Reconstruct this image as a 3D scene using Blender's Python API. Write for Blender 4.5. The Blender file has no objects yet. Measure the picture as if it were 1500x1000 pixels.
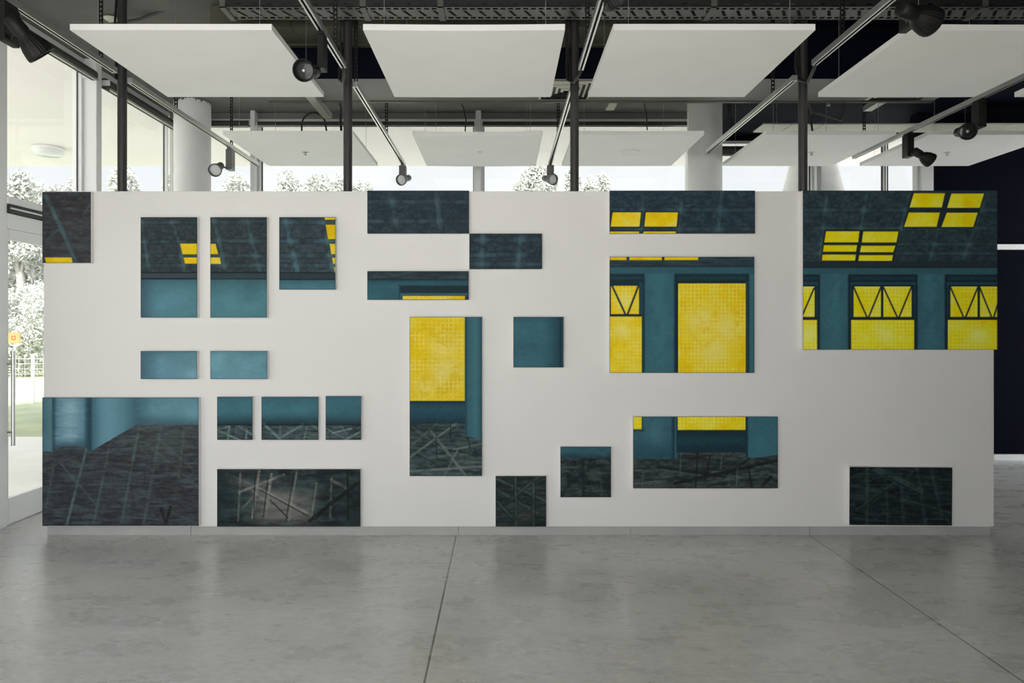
import bpy, bmesh, math, random
import numpy as np
from mathutils import Vector, Matrix

random.seed(7)
S = bpy.context.scene
COL = S.collection
CAMZ = 1.5

def P(x, y, Y):
    """real-world point at depth Y that the photograph shows at pixel x, y"""
    return Vector(((x - 735) / 1000 * Y, Y, CAMZ - (y - 476) / 1000 * Y))

# ------------------------------------------------------------------ materials
def new_mat(name):
    m = bpy.data.materials.new(name); m.use_nodes = True
    nt = m.node_tree; b = nt.nodes['Principled BSDF']
    return m, nt, b

def plain(name, col, rough=.5, metal=0, noise=0, nscale=8, bump=0, bscale=60, spec=.5):
    m, nt, b = new_mat(name)
    b.inputs['Roughness'].default_value = rough
    b.inputs['Metallic'].default_value = metal
    b.inputs['Specular IOR Level'].default_value = spec
    tc = nt.nodes.new('ShaderNodeTexCoord')
    if noise:
        n = nt.nodes.new('ShaderNodeTexNoise'); n.inputs['Scale'].default_value = nscale
        n.inputs['Detail'].default_value = 6
        nt.links.new(tc.outputs['Object'], n.inputs['Vector'])
        r = nt.nodes.new('ShaderNodeValToRGB')
        r.color_ramp.elements[0].position = .3; r.color_ramp.elements[1].position = .7
        r.color_ramp.elements[0].color = (*[c * (1 - noise) for c in col], 1)
        r.color_ramp.elements[1].color = (*[min(1, c * (1 + noise)) for c in col], 1)
        nt.links.new(n.outputs['Fac'], r.inputs['Fac'])
        nt.links.new(r.outputs['Color'], b.inputs['Base Color'])
    else:
        b.inputs['Base Color'].default_value = (*col, 1)
    if bump:
        n2 = nt.nodes.new('ShaderNodeTexNoise'); n2.inputs['Scale'].default_value = bscale
        n2.inputs['Detail'].default_value = 4
        nt.links.new(tc.outputs['Object'], n2.inputs['Vector'])
        bp = nt.nodes.new('ShaderNodeBump'); bp.inputs['Strength'].default_value = bump
        bp.inputs['Distance'].default_value = .01
        nt.links.new(n2.outputs['Fac'], bp.inputs['Height'])
        nt.links.new(bp.outputs['Normal'], b.inputs['Normal'])
    return m

M = {}
M['wallwhite'] = plain('white_wall_paint', (.745, .735, .71), .6, noise=.012, nscale=2.5, bump=.05, bscale=45)
M['plinth'] = plain('grey_plinth_paint', (.41, .405, .39), .55, noise=.06, nscale=5)
M['canvas'] = plain('white_primed_canvas', (.80, .79, .77), .7)
M['panel'] = plain('white_acoustic_board', (.90, .895, .88), .8, noise=.02, nscale=3, bump=.05, bscale=30)
M['frame'] = plain('white_window_frame', (.84, .845, .85), .4)
M['gasket'] = plain('dark_gasket', (.03, .03, .035), .6)
M['darksteel'] = plain('dark_grey_steel', (.032, .030, .029), .42, noise=.1, nscale=12)
M['black'] = plain('black_lamp_finish', (.009, .0085, .0085), .5, spec=.3)
M['litlamp'] = plain('window_lit_lamp_finish', (.16, .16, .16), .4)  # black lamps by the windows: daylight on them put into the colour
M['alu'] = plain('brushed_aluminium', (.55, .55, .54), .38, .75, noise=.05, nscale=20)
M['slot'] = plain('black_track_slot', (.012, .012, .012), .6)
M['lensw'] = plain('frosted_lens', (.75, .77, .78), .15)
M['lensd'] = plain('dark_lens', (.02, .02, .02), .15)
M['tray'] = plain('galvanised_tray', (.17, .17, .15), .45, .4, noise=.1, nscale=10)
M['trayb'] = plain('blackened_tray_side', (.02, .02, .02), .5)
M['concrete'] = plain('dark_concrete_ceiling', (.14, .14, .13), .8, noise=.15, nscale=3, bump=.2, bscale=12)
M['navy'] = plain('navy_black_paint', (.005, .0065, .014), .85, spec=.08)
M['navyblind'] = plain('navy_blind_cloth', (.004, .005, .011), .9, spec=.06)
M['bulk'] = plain('grey_bulkhead_paint', (.20, .20, .195), .6, noise=.08, nscale=4)
M['duct'] = plain('olive_sheet_metal', (.105, .105, .075), .5, .2, noise=.1, nscale=5)
M['blind'] = plain('charcoal_blind_cloth', (.05, .05, .046), .7)
M['cream'] = plain('cream_board', (.62, .61, .52), .6, noise=.03, nscale=4)
M['soffit'] = plain('cream_soffit_paint', (.91, .86, .85), .7, noise=.02, nscale=1)
M['colwhite'] = plain('white_column_plaster', (.80, .80, .80), .6, noise=.03, nscale=6, bump=.05, bscale=25)
M['rubber'] = plain('black_rubber', (.015, .015, .015), .55)
M['pipe'] = plain('grey_conduit', (.12, .12, .11), .4, .4)
M['chrome'] = plain('steel_handle', (.6, .6, .62), .25, .9)
M['whiteplastic'] = plain('white_plastic', (.8, .8, .79), .4)
M['greenlight'] = plain('pale_lamp_plastic', (.62, .64, .52), .4)
M['paving'] = plain('pale_paving', (.78, .775, .75), .7, noise=.08, nscale=.8)
M['grass'] = plain('mown_grass', (.37, .41, .26), .9, noise=.2, nscale=1.5)
M['fence'] = plain('pale_fence_wire', (.66, .67, .66), .5)
M['orange'] = plain('orange_sign_face', (.75, .22, .07), .5)
M['bark'] = plain('tree_bark', (.45, .42, .38), .9, noise=.2, nscale=10)
M['leafpale'] = plain('pale_grey_green_leaf', (.47, .48, .45), .7, noise=.15, nscale=1.2)
M['leafgreen'] = plain('green_leaf', (.40, .46, .32), .7, noise=.25, nscale=1.5)
M['signdark'] = plain('sign_mark_paint', (.35, .07, .03), .6)

# thin window glass: clear, with a fresnel reflection
gm = bpy.data.materials.new('window_glass'); gm.use_nodes = True
nt = gm.node_tree; nt.nodes.clear()
o_ = nt.nodes.new('ShaderNodeOutputMaterial'); mx = nt.nodes.new('ShaderNodeMixShader')
tr = nt.nodes.new('ShaderNodeBsdfTransparent'); tr.inputs['Color'].default_value = (.97, .985, .985, 1)
gl = nt.nodes.new('ShaderNodeBsdfGlossy'); gl.inputs['Roughness'].default_value = .02
ge = nt.nodes.new('ShaderNodeNewGeometry')
def gmath(op, a, b=None):
    n = nt.nodes.new('ShaderNodeMath'); n.operation = op
    for i, v in enumerate((a, b)):
        if v is None: continue
        if isinstance(v, (int, float)): n.inputs[i].default_value = v
        else: nt.links.new(v, n.inputs[i])
    return n.outputs[0]
dt = nt.nodes.new('ShaderNodeVectorMath'); dt.operation = 'DOT_PRODUCT'
nt.links.new(ge.outputs['Normal'], dt.inputs[0]); nt.links.new(ge.outputs['Incoming'], dt.inputs[1])
fres = gmath('MULTIPLY', gmath('ADD', gmath('MULTIPLY', gmath('POWER', gmath('SUBTRACT', 1.0, gmath('ABSOLUTE', dt.outputs['Value'])), 5.0), .95), .045), .7)
nt.links.new(fres, mx.inputs[0]); nt.links.new(tr.outputs[0], mx.inputs[1])
nt.links.new(gl.outputs[0], mx.inputs[2]); nt.links.new(mx.outputs[0], o_.inputs[0])
M['glass'] = gm

# paint on canvas: colours of the picture live on the mesh
pm, nt, b = new_mat('oil_paint')
at = nt.nodes.new('ShaderNodeAttribute'); at.attribute_name = 'paint'
nt.links.new(at.outputs['Color'], b.inputs['Base Color'])
b.inputs['Roughness'].default_value = .7
b.inputs['Specular IOR Level'].default_value = .15
M['paint'] = pm

# polished concrete floor
fm, nt, b = new_mat('polished_concrete')
L = nt.links.new
def node(t, **kw):
    n = nt.nodes.new(t)
    for k, v in kw.items():
        if k in n.inputs: n.inputs[k].default_value = v
        else: setattr(n, k, v)
    return n
tc = node('ShaderNodeTexCoord')
mp = node('ShaderNodeMapping'); mp.inputs['Scale'].default_value = (.75, 1.5, 1)
mp.inputs['Rotation'].default_value = (0, 0, .30)
L(tc.outputs['Object'], mp.inputs['Vector'])
n1 = node('ShaderNodeTexNoise', Scale=.75, Detail=3., Roughness=.5)
n2 = node('ShaderNodeTexNoise', Scale=3.6, Detail=8., Roughness=.68, Distortion=.2)
n3 = node('ShaderNodeTexNoise', Scale=26., Detail=4., Roughness=.65)
for n in (n1, n2, n3): L(mp.outputs['Vector'], n.inputs['Vector'])
def fmath(op, a, b):
    n = node('ShaderNodeMath', operation=op)
    for i, v in enumerate((a, b)):
        if isinstance(v, (int, float)): n.inputs[i].default_value = v
        else: L(v, n.inputs[i])
    return n.outputs[0]
val = fmath('ADD', fmath('ADD', fmath('MULTIPLY', n1.outputs['Fac'], .38), fmath('MULTIPLY', n2.outputs['Fac'], .28)), fmath('MULTIPLY', n3.outputs['Fac'], .34))
r1 = node('ShaderNodeValToRGB')
r1.color_ramp.elements[0].position = .36; r1.color_ramp.elements[1].position = .64
r1.color_ramp.elements[0].color = (.42, .417, .40, 1); r1.color_ramp.elements[1].color = (.70, .695, .675, 1)
L(val, r1.inputs['Fac'])
mul = node('ShaderNodeMix', data_type='RGBA', blend_type='MULTIPLY'); mul.inputs[0].default_value = 1
L(r1.outputs['Color'], mul.inputs[6]); mul.inputs[7].default_value = (1, 1, 1, 1)
# saw-cut joints
sep = node('ShaderNodeSeparateXYZ'); L(tc.outputs['Object'], sep.inputs[0])
prev = mul.outputs[2]
for xj in (-.325, 2.195):
    for off, wd, colr in ((0, .005, (.05, .048, .045, 1)), (.011, .004, (.62, .61, .58, 1))):
        a = node('ShaderNodeMath', operation='SUBTRACT'); a.inputs[1].default_value = xj + off
        L(sep.outputs['X'], a.inputs[0])
        c = node('ShaderNodeMath', operation='ABSOLUTE'); L(a.outputs[0], c.inputs[0])
        d = node('ShaderNodeMath', operation='LESS_THAN'); d.inputs[1].default_value = wd
        L(c.outputs[0], d.inputs[0])
        e = node('ShaderNodeMath', operation='MULTIPLY'); e.inputs[1].default_value = .75
        L(d.outputs[0], e.inputs[0])
        mm = node('ShaderNodeMix', data_type='RGBA')
        L(e.outputs[0], mm.inputs[0]); L(prev, mm.inputs[6]); mm.inputs[7].default_value = colr
        prev = mm.outputs[2]
L(prev, b.inputs['Base Color'])
rr = node('ShaderNodeMapRange'); rr.inputs[1].default_value = .3; rr.inputs[2].default_value = .7
rr.inputs[3].default_value = .24; rr.inputs[4].default_value = .33
L(n2.outputs['Fac'], rr.inputs[0]); L(rr.outputs[0], b.inputs['Roughness'])
bp = node('ShaderNodeBump', Strength=.06, Distance=.004); L(n3.outputs['Fac'], bp.inputs['Height'])
L(bp.outputs['Normal'], b.inputs['Normal'])
b.inputs['Specular IOR Level'].default_value = .6
M['floor'] = fm

# ------------------------------------------------------------------ mesh helpers
class MB:
    def __init__(s): s.v = []; s.f = []; s.m = []; s.sm = []
    def add(s, vs, fs, mi=0, smooth=False):
        o = len(s.v); s.v += [tuple(v) for v in vs]
        for f in fs: s.f.append([i + o for i in f]); s.m.append(mi); s.sm.append(smooth)
        return s
    def box(s, x0, x1, y0, y1, z0, z1, mi=0):
        v = [(x, y, z) for x in (x0, x1) for y in (y0, y1) for z in (z0, z1)]
        return s.add(v, [(0, 1, 3, 2), (4, 6, 7, 5), (0, 4, 5, 1), (2, 3, 7, 6), (0, 2, 6, 4), (1, 5, 7, 3)], mi)
    def tube(s, pts, r, n=8, mi=0, cap=True):
        pts = [Vector(p) for p in pts]; k = len(pts); vs = []; up = None
        for i in range(k):
            t = (pts[min(i + 1, k - 1)] - pts[max(i - 1, 0)]).normalized()
            if up is None:
                up = Vector((0, 0, 1)) if abs(t.z) < .9 else Vector((1, 0, 0))
            a = (up - t * up.dot(t)).normalized(); bb = t.cross(a); up = a
            for j in range(n):
                g = 2 * math.pi * j / n
                vs.append(pts[i] + (a * math.cos(g) + bb * math.sin(g)) * r)
        fs = [(i * n + j, i * n + (j + 1) % n, (i + 1) * n + (j + 1) % n, (i + 1) * n + j)
              for i in range(k - 1) for j in range(n)]
        s.add(vs, fs, mi, True)
        if cap:
            s.add(vs[:n], [tuple(range(n))[::-1]], mi); s.add(vs[-n:], [tuple(range(n))], mi)
        return s
    def lathe(s, prof, mat4, n=32, mi=0, rib=0, ribrange=None, nrib=24, smooth=True):
        vs = []
        for (t, r) in prof:
            for j in range(n):
                g = 2 * math.pi * j / n; q = r
                if rib and ribrange[0] <= t <= ribrange[1]:
                    q = r * (1 + rib * (1 if math.sin(nrib * g) > 0 else -1))
                vs.append(mat4 @ Vector((q * math.cos(g), q * math.sin(g), t)))
        k = len(prof)
        fs = [(i * n + j, i * n + (j + 1) % n, (i + 1) * n + (j + 1) % n, (i + 1) * n + j)
              for i in range(k - 1) for j in range(n)]
        return s.add(vs, fs, mi, smooth)
    def build(s, name, mats, parent=None, loc=None):
        me = bpy.data.meshes.new(name)
        base = Vector(loc) if loc is not None else Vector((0, 0, 0))
        me.from_pydata([tuple(Vector(v) - base) for v in s.v], [], s.f)
        for m in (mats if isinstance(mats, (list, tuple)) else [mats]): me.materials.append(m)
        me.polygons.foreach_set('material_index', s.m)
        me.polygons.foreach_set('use_smooth', s.sm)
        bm = bmesh.new(); bm.from_mesh(me); bmesh.ops.recalc_face_normals(bm, faces=bm.faces); bm.to_mesh(me); bm.free()
        o = bpy.data.objects.new(name, me); COL.objects.link(o)
        if parent is not None:
            o.parent = parent; o.location = base - parent.location if loc is not None else -parent.location
        else: o.location = base
        return o

def bev(o, w=.004, seg=2):
    m = o.modifiers.new('bevel', 'BEVEL'); m.width = w; m.segments = seg; m.limit_method = 'ANGLE'
    return o

def tag(o, label, cat, group=None):
    o['label'] = label; o['category'] = cat
    if group: o['group'] = group
    return o

def thing(name, loc, label, cat, group=None):
    o = bpy.data.objects.new(name, None); o.empty_display_size = .1; COL.objects.link(o)
    o.location = loc
    return tag(o, label, cat, group)

def sub(part, o):
    """makes o a sub-part of part (both are children of the same thing)"""
    o.parent = part; o.location = (0, 0, 0); return o

def struct(o):
    o['kind'] = 'structure'; return o

def sroot(name, loc):
    o = bpy.data.objects.new(name, None); o.empty_display_size = .1; COL.objects.link(o); o.location = loc
    return struct(o)

def orient(p, d, up=Vector((0, 0, 1))):
    z = Vector(d).normalized(); x = up.cross(z)
    if x.length < 1e-4: x = Vector((1, 0, 0))
    x.normalize(); y = z.cross(x)
    m = Matrix((x, y, z)).transposed().to_4x4(); m.translation = p
    return m

# ------------------------------------------------------------------ the room
XL, YF, YR, XR, CZ = -3.70, 7.60, 8.50, 6.50, 3.86
struct(MB().box(XL - .12, XR, -1.3, 8.6, -.15, 0).build('floor', M['floor']))
struct(MB().box(XL - .12, 2.28, -1.3, 7.72, CZ, 4.15).build('ceiling', M['concrete']))
struct(MB().box(2.28, XR + .1, -1.3, 8.62, CZ, 4.15).build('ceiling', M['navy']))
struct(MB().box(XR, XR + .1, -1.2, 5.5, 0, CZ).box(XR, XR + .1, 5.5, 7.5, 3.5, CZ).box(XR, XR + .1, 7.5, 7.72, 0, CZ).build('wall_right', M['navy']))
w13 = sroot('window_13', (XR, 6.5, 0))  # unseen window, added to throw light on the floor behind the wall
bev(MB().box(XR, XR + .06, 5.5, 7.5, 0, .1).box(XR, XR + .06, 5.5, 7.5, 3.44, 3.5).box(XR, XR + .06, 5.5, 5.56, .1, 3.44).box(XR, XR + .06, 7.44, 7.5, .1, 3.44).build('window_frame', M['frame'], w13))
MB().box(XR + .03, XR + .036, 5.56, 7.44, .1, 3.44).build('pane', M['glass'], w13)
# far right: navy wall over the recessed window, navy blinds in the right bay
struct(MB().box(2.3, 4.9, YR, YR + .12, 3.80, CZ).build('wall_back', M['navy']))
struct(MB().box(4.79, XR, YF + .03, YF + .13, .06, CZ).build('wall_back_right', M['navy']))
struct(MB().box(4.79, XR, YF - .02, YF + .13, 0, .064).build('baseboard_back', M['frame']))
for (z0, z1, lab, grp) in ((2.40, 3.84, 'wide navy roller blind above the white bar on the far right', None),
                           (.075, 2.335, 'tall navy roller blind below the white bar, reaching down to the white baseboard', None)):
    t = thing('roller_blind', (5.6, YF, z0), lab, 'blind')
    MB().box(4.80, 6.49, YF - .004, YF + .012, z0, z1).build('cloth', M['navyblind'], t)
    MB().tube([(4.80, YF - .004, z0 + .006), (6.49, YF - .004, z0 + .006)], .008).build('bottom_bar', M['navyblind'], t)
struct(bev(MB().box(4.79, XR, YF - .03, YF + .03, 2.338, 2.397).build('trim_1', M['frame'])))
# rear wall of the room (behind the camera): unseen, its opening added and sized to light the room
rw = MB()
rw.box(XL - .1, XR + .1, -1.3, -1.2, 3.7, CZ); rw.box(1.6, XR + .1, -1.3, -1.2, 0, 3.7)
struct(rw.build('wall_front', M['wallwhite']))

# ---- left glazing: bays along depth
def pane(mbx, name, parent): return mbx.build(name, M['glass'], parent)

def left_bay(idx, y0, y1, door=False):
    w = sroot(f'window_{idx}', (XL, (y0 + y1) / 2, 2.46 if door else 0))
    zb = 2.405 if door else 0.0
    f = MB()
    x0, x1 = XL - .06, XL
    f.box(x0, x1, y0, y1, 3.74, CZ - .001); f.box(x0, x1, y0, y0 + .03, zb, 3.74); f.box(x0, x1, y1 - .03, y1, zb, 3.74)
    f.box(x0, x1 + .03, y0, y1, 2.405, 2.46)
    if not door: f.box(x0, x1, y0, y1, 0, .12)
    bev(f.build('window_frame', M['frame'], w))
    g = MB()
    for (a, c) in ((2.46, 3.74),) if door else ((2.46, 3.74), (.12, 2.405)):
        g.box(x0 + .018, x0 + .03, y0 + .03, y0 + .036, a, c); g.box(x0 + .018, x0 + .03, y1 - .036, y1 - .03, a, c)
        g.box(x0 + .018, x0 + .03, y0 + .036, y1 - .036, c - .006, c)
    g.build('gasket', M['gasket'], w)
    MB().box(x0 + .026, x0 + .032, y0 + .033, y1 - .033, 2.46, 3.737).build('pane', M['glass'], w)
    if not door: MB().box(x0 + .026, x0 + .032, y0 + .033, y1 - .033, .12, 2.405).build('pane', M['glass'], w)
    return w

left_bay(1, 5.08, 6.04, True)
left_bay(2, 6.19, 7.58)
struct(MB().box(XL - .1, XL, -1.3, 2.5, 0, CZ).box(XL - .1, XL, 2.5, 3.8, 2.46, CZ).box(XL - .1, XL, 3.8, 4.96, 0, CZ).build('wall_left_added', M['wallwhite']))  # unseen solid stretch, added to hold back light from the left
w3 = sroot('window_3', (XL, 3.15, 0))  # unseen low window, added to brighten the floor at left
bev(MB().box(XL - .06, XL, 2.5, 3.8, 0, .1).box(XL - .06, XL, 2.5, 3.8, 2.40, 2.46).box(XL - .06, XL, 2.5, 2.55, .1, 2.4).box(XL - .06, XL, 3.75, 3.8, .1, 2.4).build('window_frame', M['frame'], w3))
MB().box(XL - .035, XL - .029, 2.55, 3.75, .1, 2.4).build('pane', M['glass'], w3)
for i, (y0, y1) in enumerate(((4.96, 5.08),)):
    struct(bev(MB().box(XL - .1, XL + .02, y0, y1, 0, CZ).build(f'trim_{i+2}', M['frame'])))
# white corner post between door bay and second bay, stepped profile
p = MB(); p.box(XL - .1, XL + .115, 6.04, 6.12, 0, CZ); p.box(XL - .1, XL + .075, 6.12, 6.19, 0, CZ)
struct(bev(p.build('trim_6', M['frame']), .006))

# the glass door
d = sroot('door_1', (XL, 5.58, 0))
f = MB()
f.box(XL - .05, XL + .02, 5.08, 6.04, 2.22, 2.335)
f.box(XL - .045, XL + .005, 5.085, 5.115, .004, 2.22); f.box(XL - .045, XL + .005, 5.96, 6.03, .004, 2.22)
f.box(XL - .045, XL + .005, 5.115, 5.96, .004, .20); f.box(XL - .045, XL + .005, 5.115, 5.96, 2.14, 2.22)
bev(f.build('door_frame', M['frame'], d))
MB().box(XL - .025, XL - .018, 5.115, 5.96, .2, 2.14).build('pane', M['glass'], d)
hd = MB(); hx = XL + .05
hd.tube([(hx, 5.10, .60), (hx, 5.10, 1.31)], .014, 12)
for z in (.70, 1.21): hd.tube([(hx, 5.10, z), (XL, 5.10, z)], .008, 8)
hd.build('door_handle', M['chrome'], d)
cl = MB(); cl.box(XL - .03, XL + .04, 5.085, 6.035, 2.338, 2.402); bev(cl.build('door_rail', M['gasket'], d))
MB().box(XL + .04, XL + .046, 5.085, 6.035, 2.365, 2.377).build('rail_strip', M['alu'], d)

# ---- far window wall, left part: mullions at even spacing
def far_bay(idx, x0, x1, Y):
    w = sroot(f'window_{idx}', ((x0 + x1) / 2, Y, 0))
    f = MB()
    f.box(x0, x1, Y, Y + .07, 3.757, 3.795); f.box(x0, x1, Y, Y + .07, 0, .12)
    f.box(x0, x0 + .03, Y, Y + .07, .12, 3.757); f.box(x1 - .03, x1, Y, Y + .07, .12, 3.757)
    bev(f.build('window_frame', M['frame'], w))
    MB().box(x0 + .03, x0 + .037, Y + .03, Y + .06, .12, 3.75).box(x1 - .037, x1 - .03, Y + .03, Y + .06, .12, 3.75).build('gasket', M['gasket'], w)
    MB().box(x0 + .033, x1 - .033, Y + .038, Y + .044, .12, 3.757).build('pane', M['glass'], w)
    return w
far_bay(7, XL, -2.765, YF); far_bay(8, -2.715, -.285, YF); far_bay(9, -.231, 2.3, YF)
far_bay(10, 2.36, 3.885, YR); far_bay(11, 3.945, 4.79, YR)
struct(MB().box(XL, 2.3, YF + .005, YF + .1, 3.796, CZ).build('wall_back', M['bulk']))
for i, (x0, x1) in enumerate(((-2.765, -2.715), (-.287, -.229))):
    struct(bev(MB().box(x0, x1, YF - .10, YF + .08, 0, CZ).build(f'trim_{i+7}', M['frame'])))
struct(bev(MB().box(3.885, 3.945, YR - .08, YR + .08, 0, 3.8).build('trim_9', M['frame'])))
# return between the two planes behind the right column, return glazing at the right
struct(MB().box(2.3, 2.36, YF, YR + .07, 0, CZ).build('wall_return', M['colwhite']))
w = sroot('window_12', (4.79, 8.05, 0))
MB().box(4.79, 4.84, 7.70, 8.50, 0, .1).box(4.79, 4.84, 7.70, 8.50, 3.75, 3.80).build('window_frame', M['frame'], w)
MB().box(4.80, 4.808, 7.70, 8.49, .1, 3.75).build('pane', M['glass'], w)
MB().box(4.795, 4.806, 8.49, 8.502, .1, 3.75).build('gasket', M['gasket'], w)
q = MB(); q.box(4.655, 4.79, YF - .03, YF + .12, 0, 3.58); q.box(4.63, 4.655, YF + .01, YF + .10, 0, 3.58)
struct(bev(q.build('trim_10', M['frame'])))
struct(MB().box(4.62, 4.79, YF - .03, YF + .12, 3.581, CZ).build('wall_return', M['navy']))
struct(MB().box(4.79, 4.84, 7.73, 8.5, 3.80, CZ).build('wall_return', M['navy']))

# ---- roller blinds rolled up at the window heads
def roller(x0, x1, Y, z, r, label, along='x'):
    t = thing('roller_blind', ((x0 + x1) / 2, Y, z) if along == 'x' else (Y, (x0 + x1) / 2, z), label, 'blind', 'rolled-up blinds at the window heads')
    pts = [(x0, Y, z), (x1, Y, z)] if along == 'x' else [(Y, x0, z), (Y, x1, z)]
    MB().tube(pts, r, 20).build('roll', M['blind'], t)
    for e in pts:
        e = Vector(e); k = MB()
        if along == 'x': k.box(e.x - .004, e.x + .004, Y - r, YF if Y < YF else YR, z - .02, z + .03)
        else: k.box(XL, Y + r, e.y - .004, e.y + .004, z - .02, z + .03)
        k.build('bracket', M['frame'], t)
    if along == 'x': MB().box(x0 + .01, x1 - .01, Y - r - .004, Y - r + .012, z - r - .016, z - r + .004).build('bottom_bar', M['alu'], t)
    else: MB().box(Y + r - .01, Y + r + .006, x0 + .01, x1 - .01, z - r - .012, z - r + .008).build('bottom_bar', M['alu'], t)
roller(-3.55, -2.78, YF - .045, 3.725, .036, 'charcoal rolled-up blind beside the left round column, above the far windows')
roller(-2.70, -.30, YF - .045, 3.725, .026, 'charcoal rolled-up blind over the second far window from the left')
roller(-.215, 2.05, YF - .045, 3.725, .026, 'charcoal rolled-up blind over the far window left of the right column')
roller(2.40, 3.87, YR - .06, 3.65, .06, 'thick charcoal rolled-up blind in the recess right of the right column')
roller(3.62, 6.02, XL + .10, 3.70, .045, 'long charcoal rolled-up blind over the tall left windows beside the door', 'y')
roller(6.22, 7.55, XL + .08, 3.70, .05, 'charcoal rolled-up blind on left windows between corner post and column', 'y')

# ---- round columns
def column(x, Y, r, label, rag=False):
    t = thing('round_column', (x, Y, 0), label, 'column', 'white round columns behind the display wall')
    n = 64; prof = [(0, r), (3.0, r), (CZ - .06, r), (CZ - .0, r)]
    mb = MB().lathe(prof, Matrix.Translation((x, Y, 0)), n)
    mb.build('shaft', M['colwhite'], t)
    if rag:   # ragged dark edge where the plaster stops under the slab
        vs = []; fs = []
        for j in range(160):
            g = 2 * math.pi * j / 160
            vs.append((x + (r + .004) * math.cos(g), Y + (r + .004) * math.sin(g), CZ))
            vs.append((x + (r + .004) * math.cos(g), Y + (r + .004) * math.sin(g), CZ - random.uniform(.015, .05)))
        for j in range(160):
            k = (j + 1) % 160; fs.append((2 * j, 2 * k, 2 * k + 1, 2 * j + 1))
        MB().add(vs, fs).build('ragged_edge', M['concrete'], t)
column(-3.262, 7.2, .182, 'white round column in left rear corner beside the glass wall', True)
column(2.14, 7.2, .178, 'white round column rising behind the right half of the display wall')

# ------------------------------------------------------------------ display wall
WX0, WX1, WY, WT = -3.261, 3.504, 4.86, 2.4526
t = thing('display_wall', (0, WY, 0), 'long white freestanding display wall on a recessed grey plinth', 'wall')
bev(MB().box(WX0, WX1, WY, WY + .14, .066, WT).build('wall_panel', M['wallwhite'], t), .003)
pl = MB(); xs = [-3.247, -2.22, -.31, .92, 2.20, 3.49]
for a, c in zip(xs, xs[1:]): pl.box(a + .0012, c - .0012, WY + .016, WY + .124, 0, .066)
bev(pl.build('plinth', M['plinth'], t), .001, 1)

# ------------------------------------------------------------------ painting art
def lin(c):
    c = np.asarray(c, float) / 255
    return np.where(c <= .04045, c / 12.92, ((c + .055) / 1.055) ** 2.4)

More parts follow.
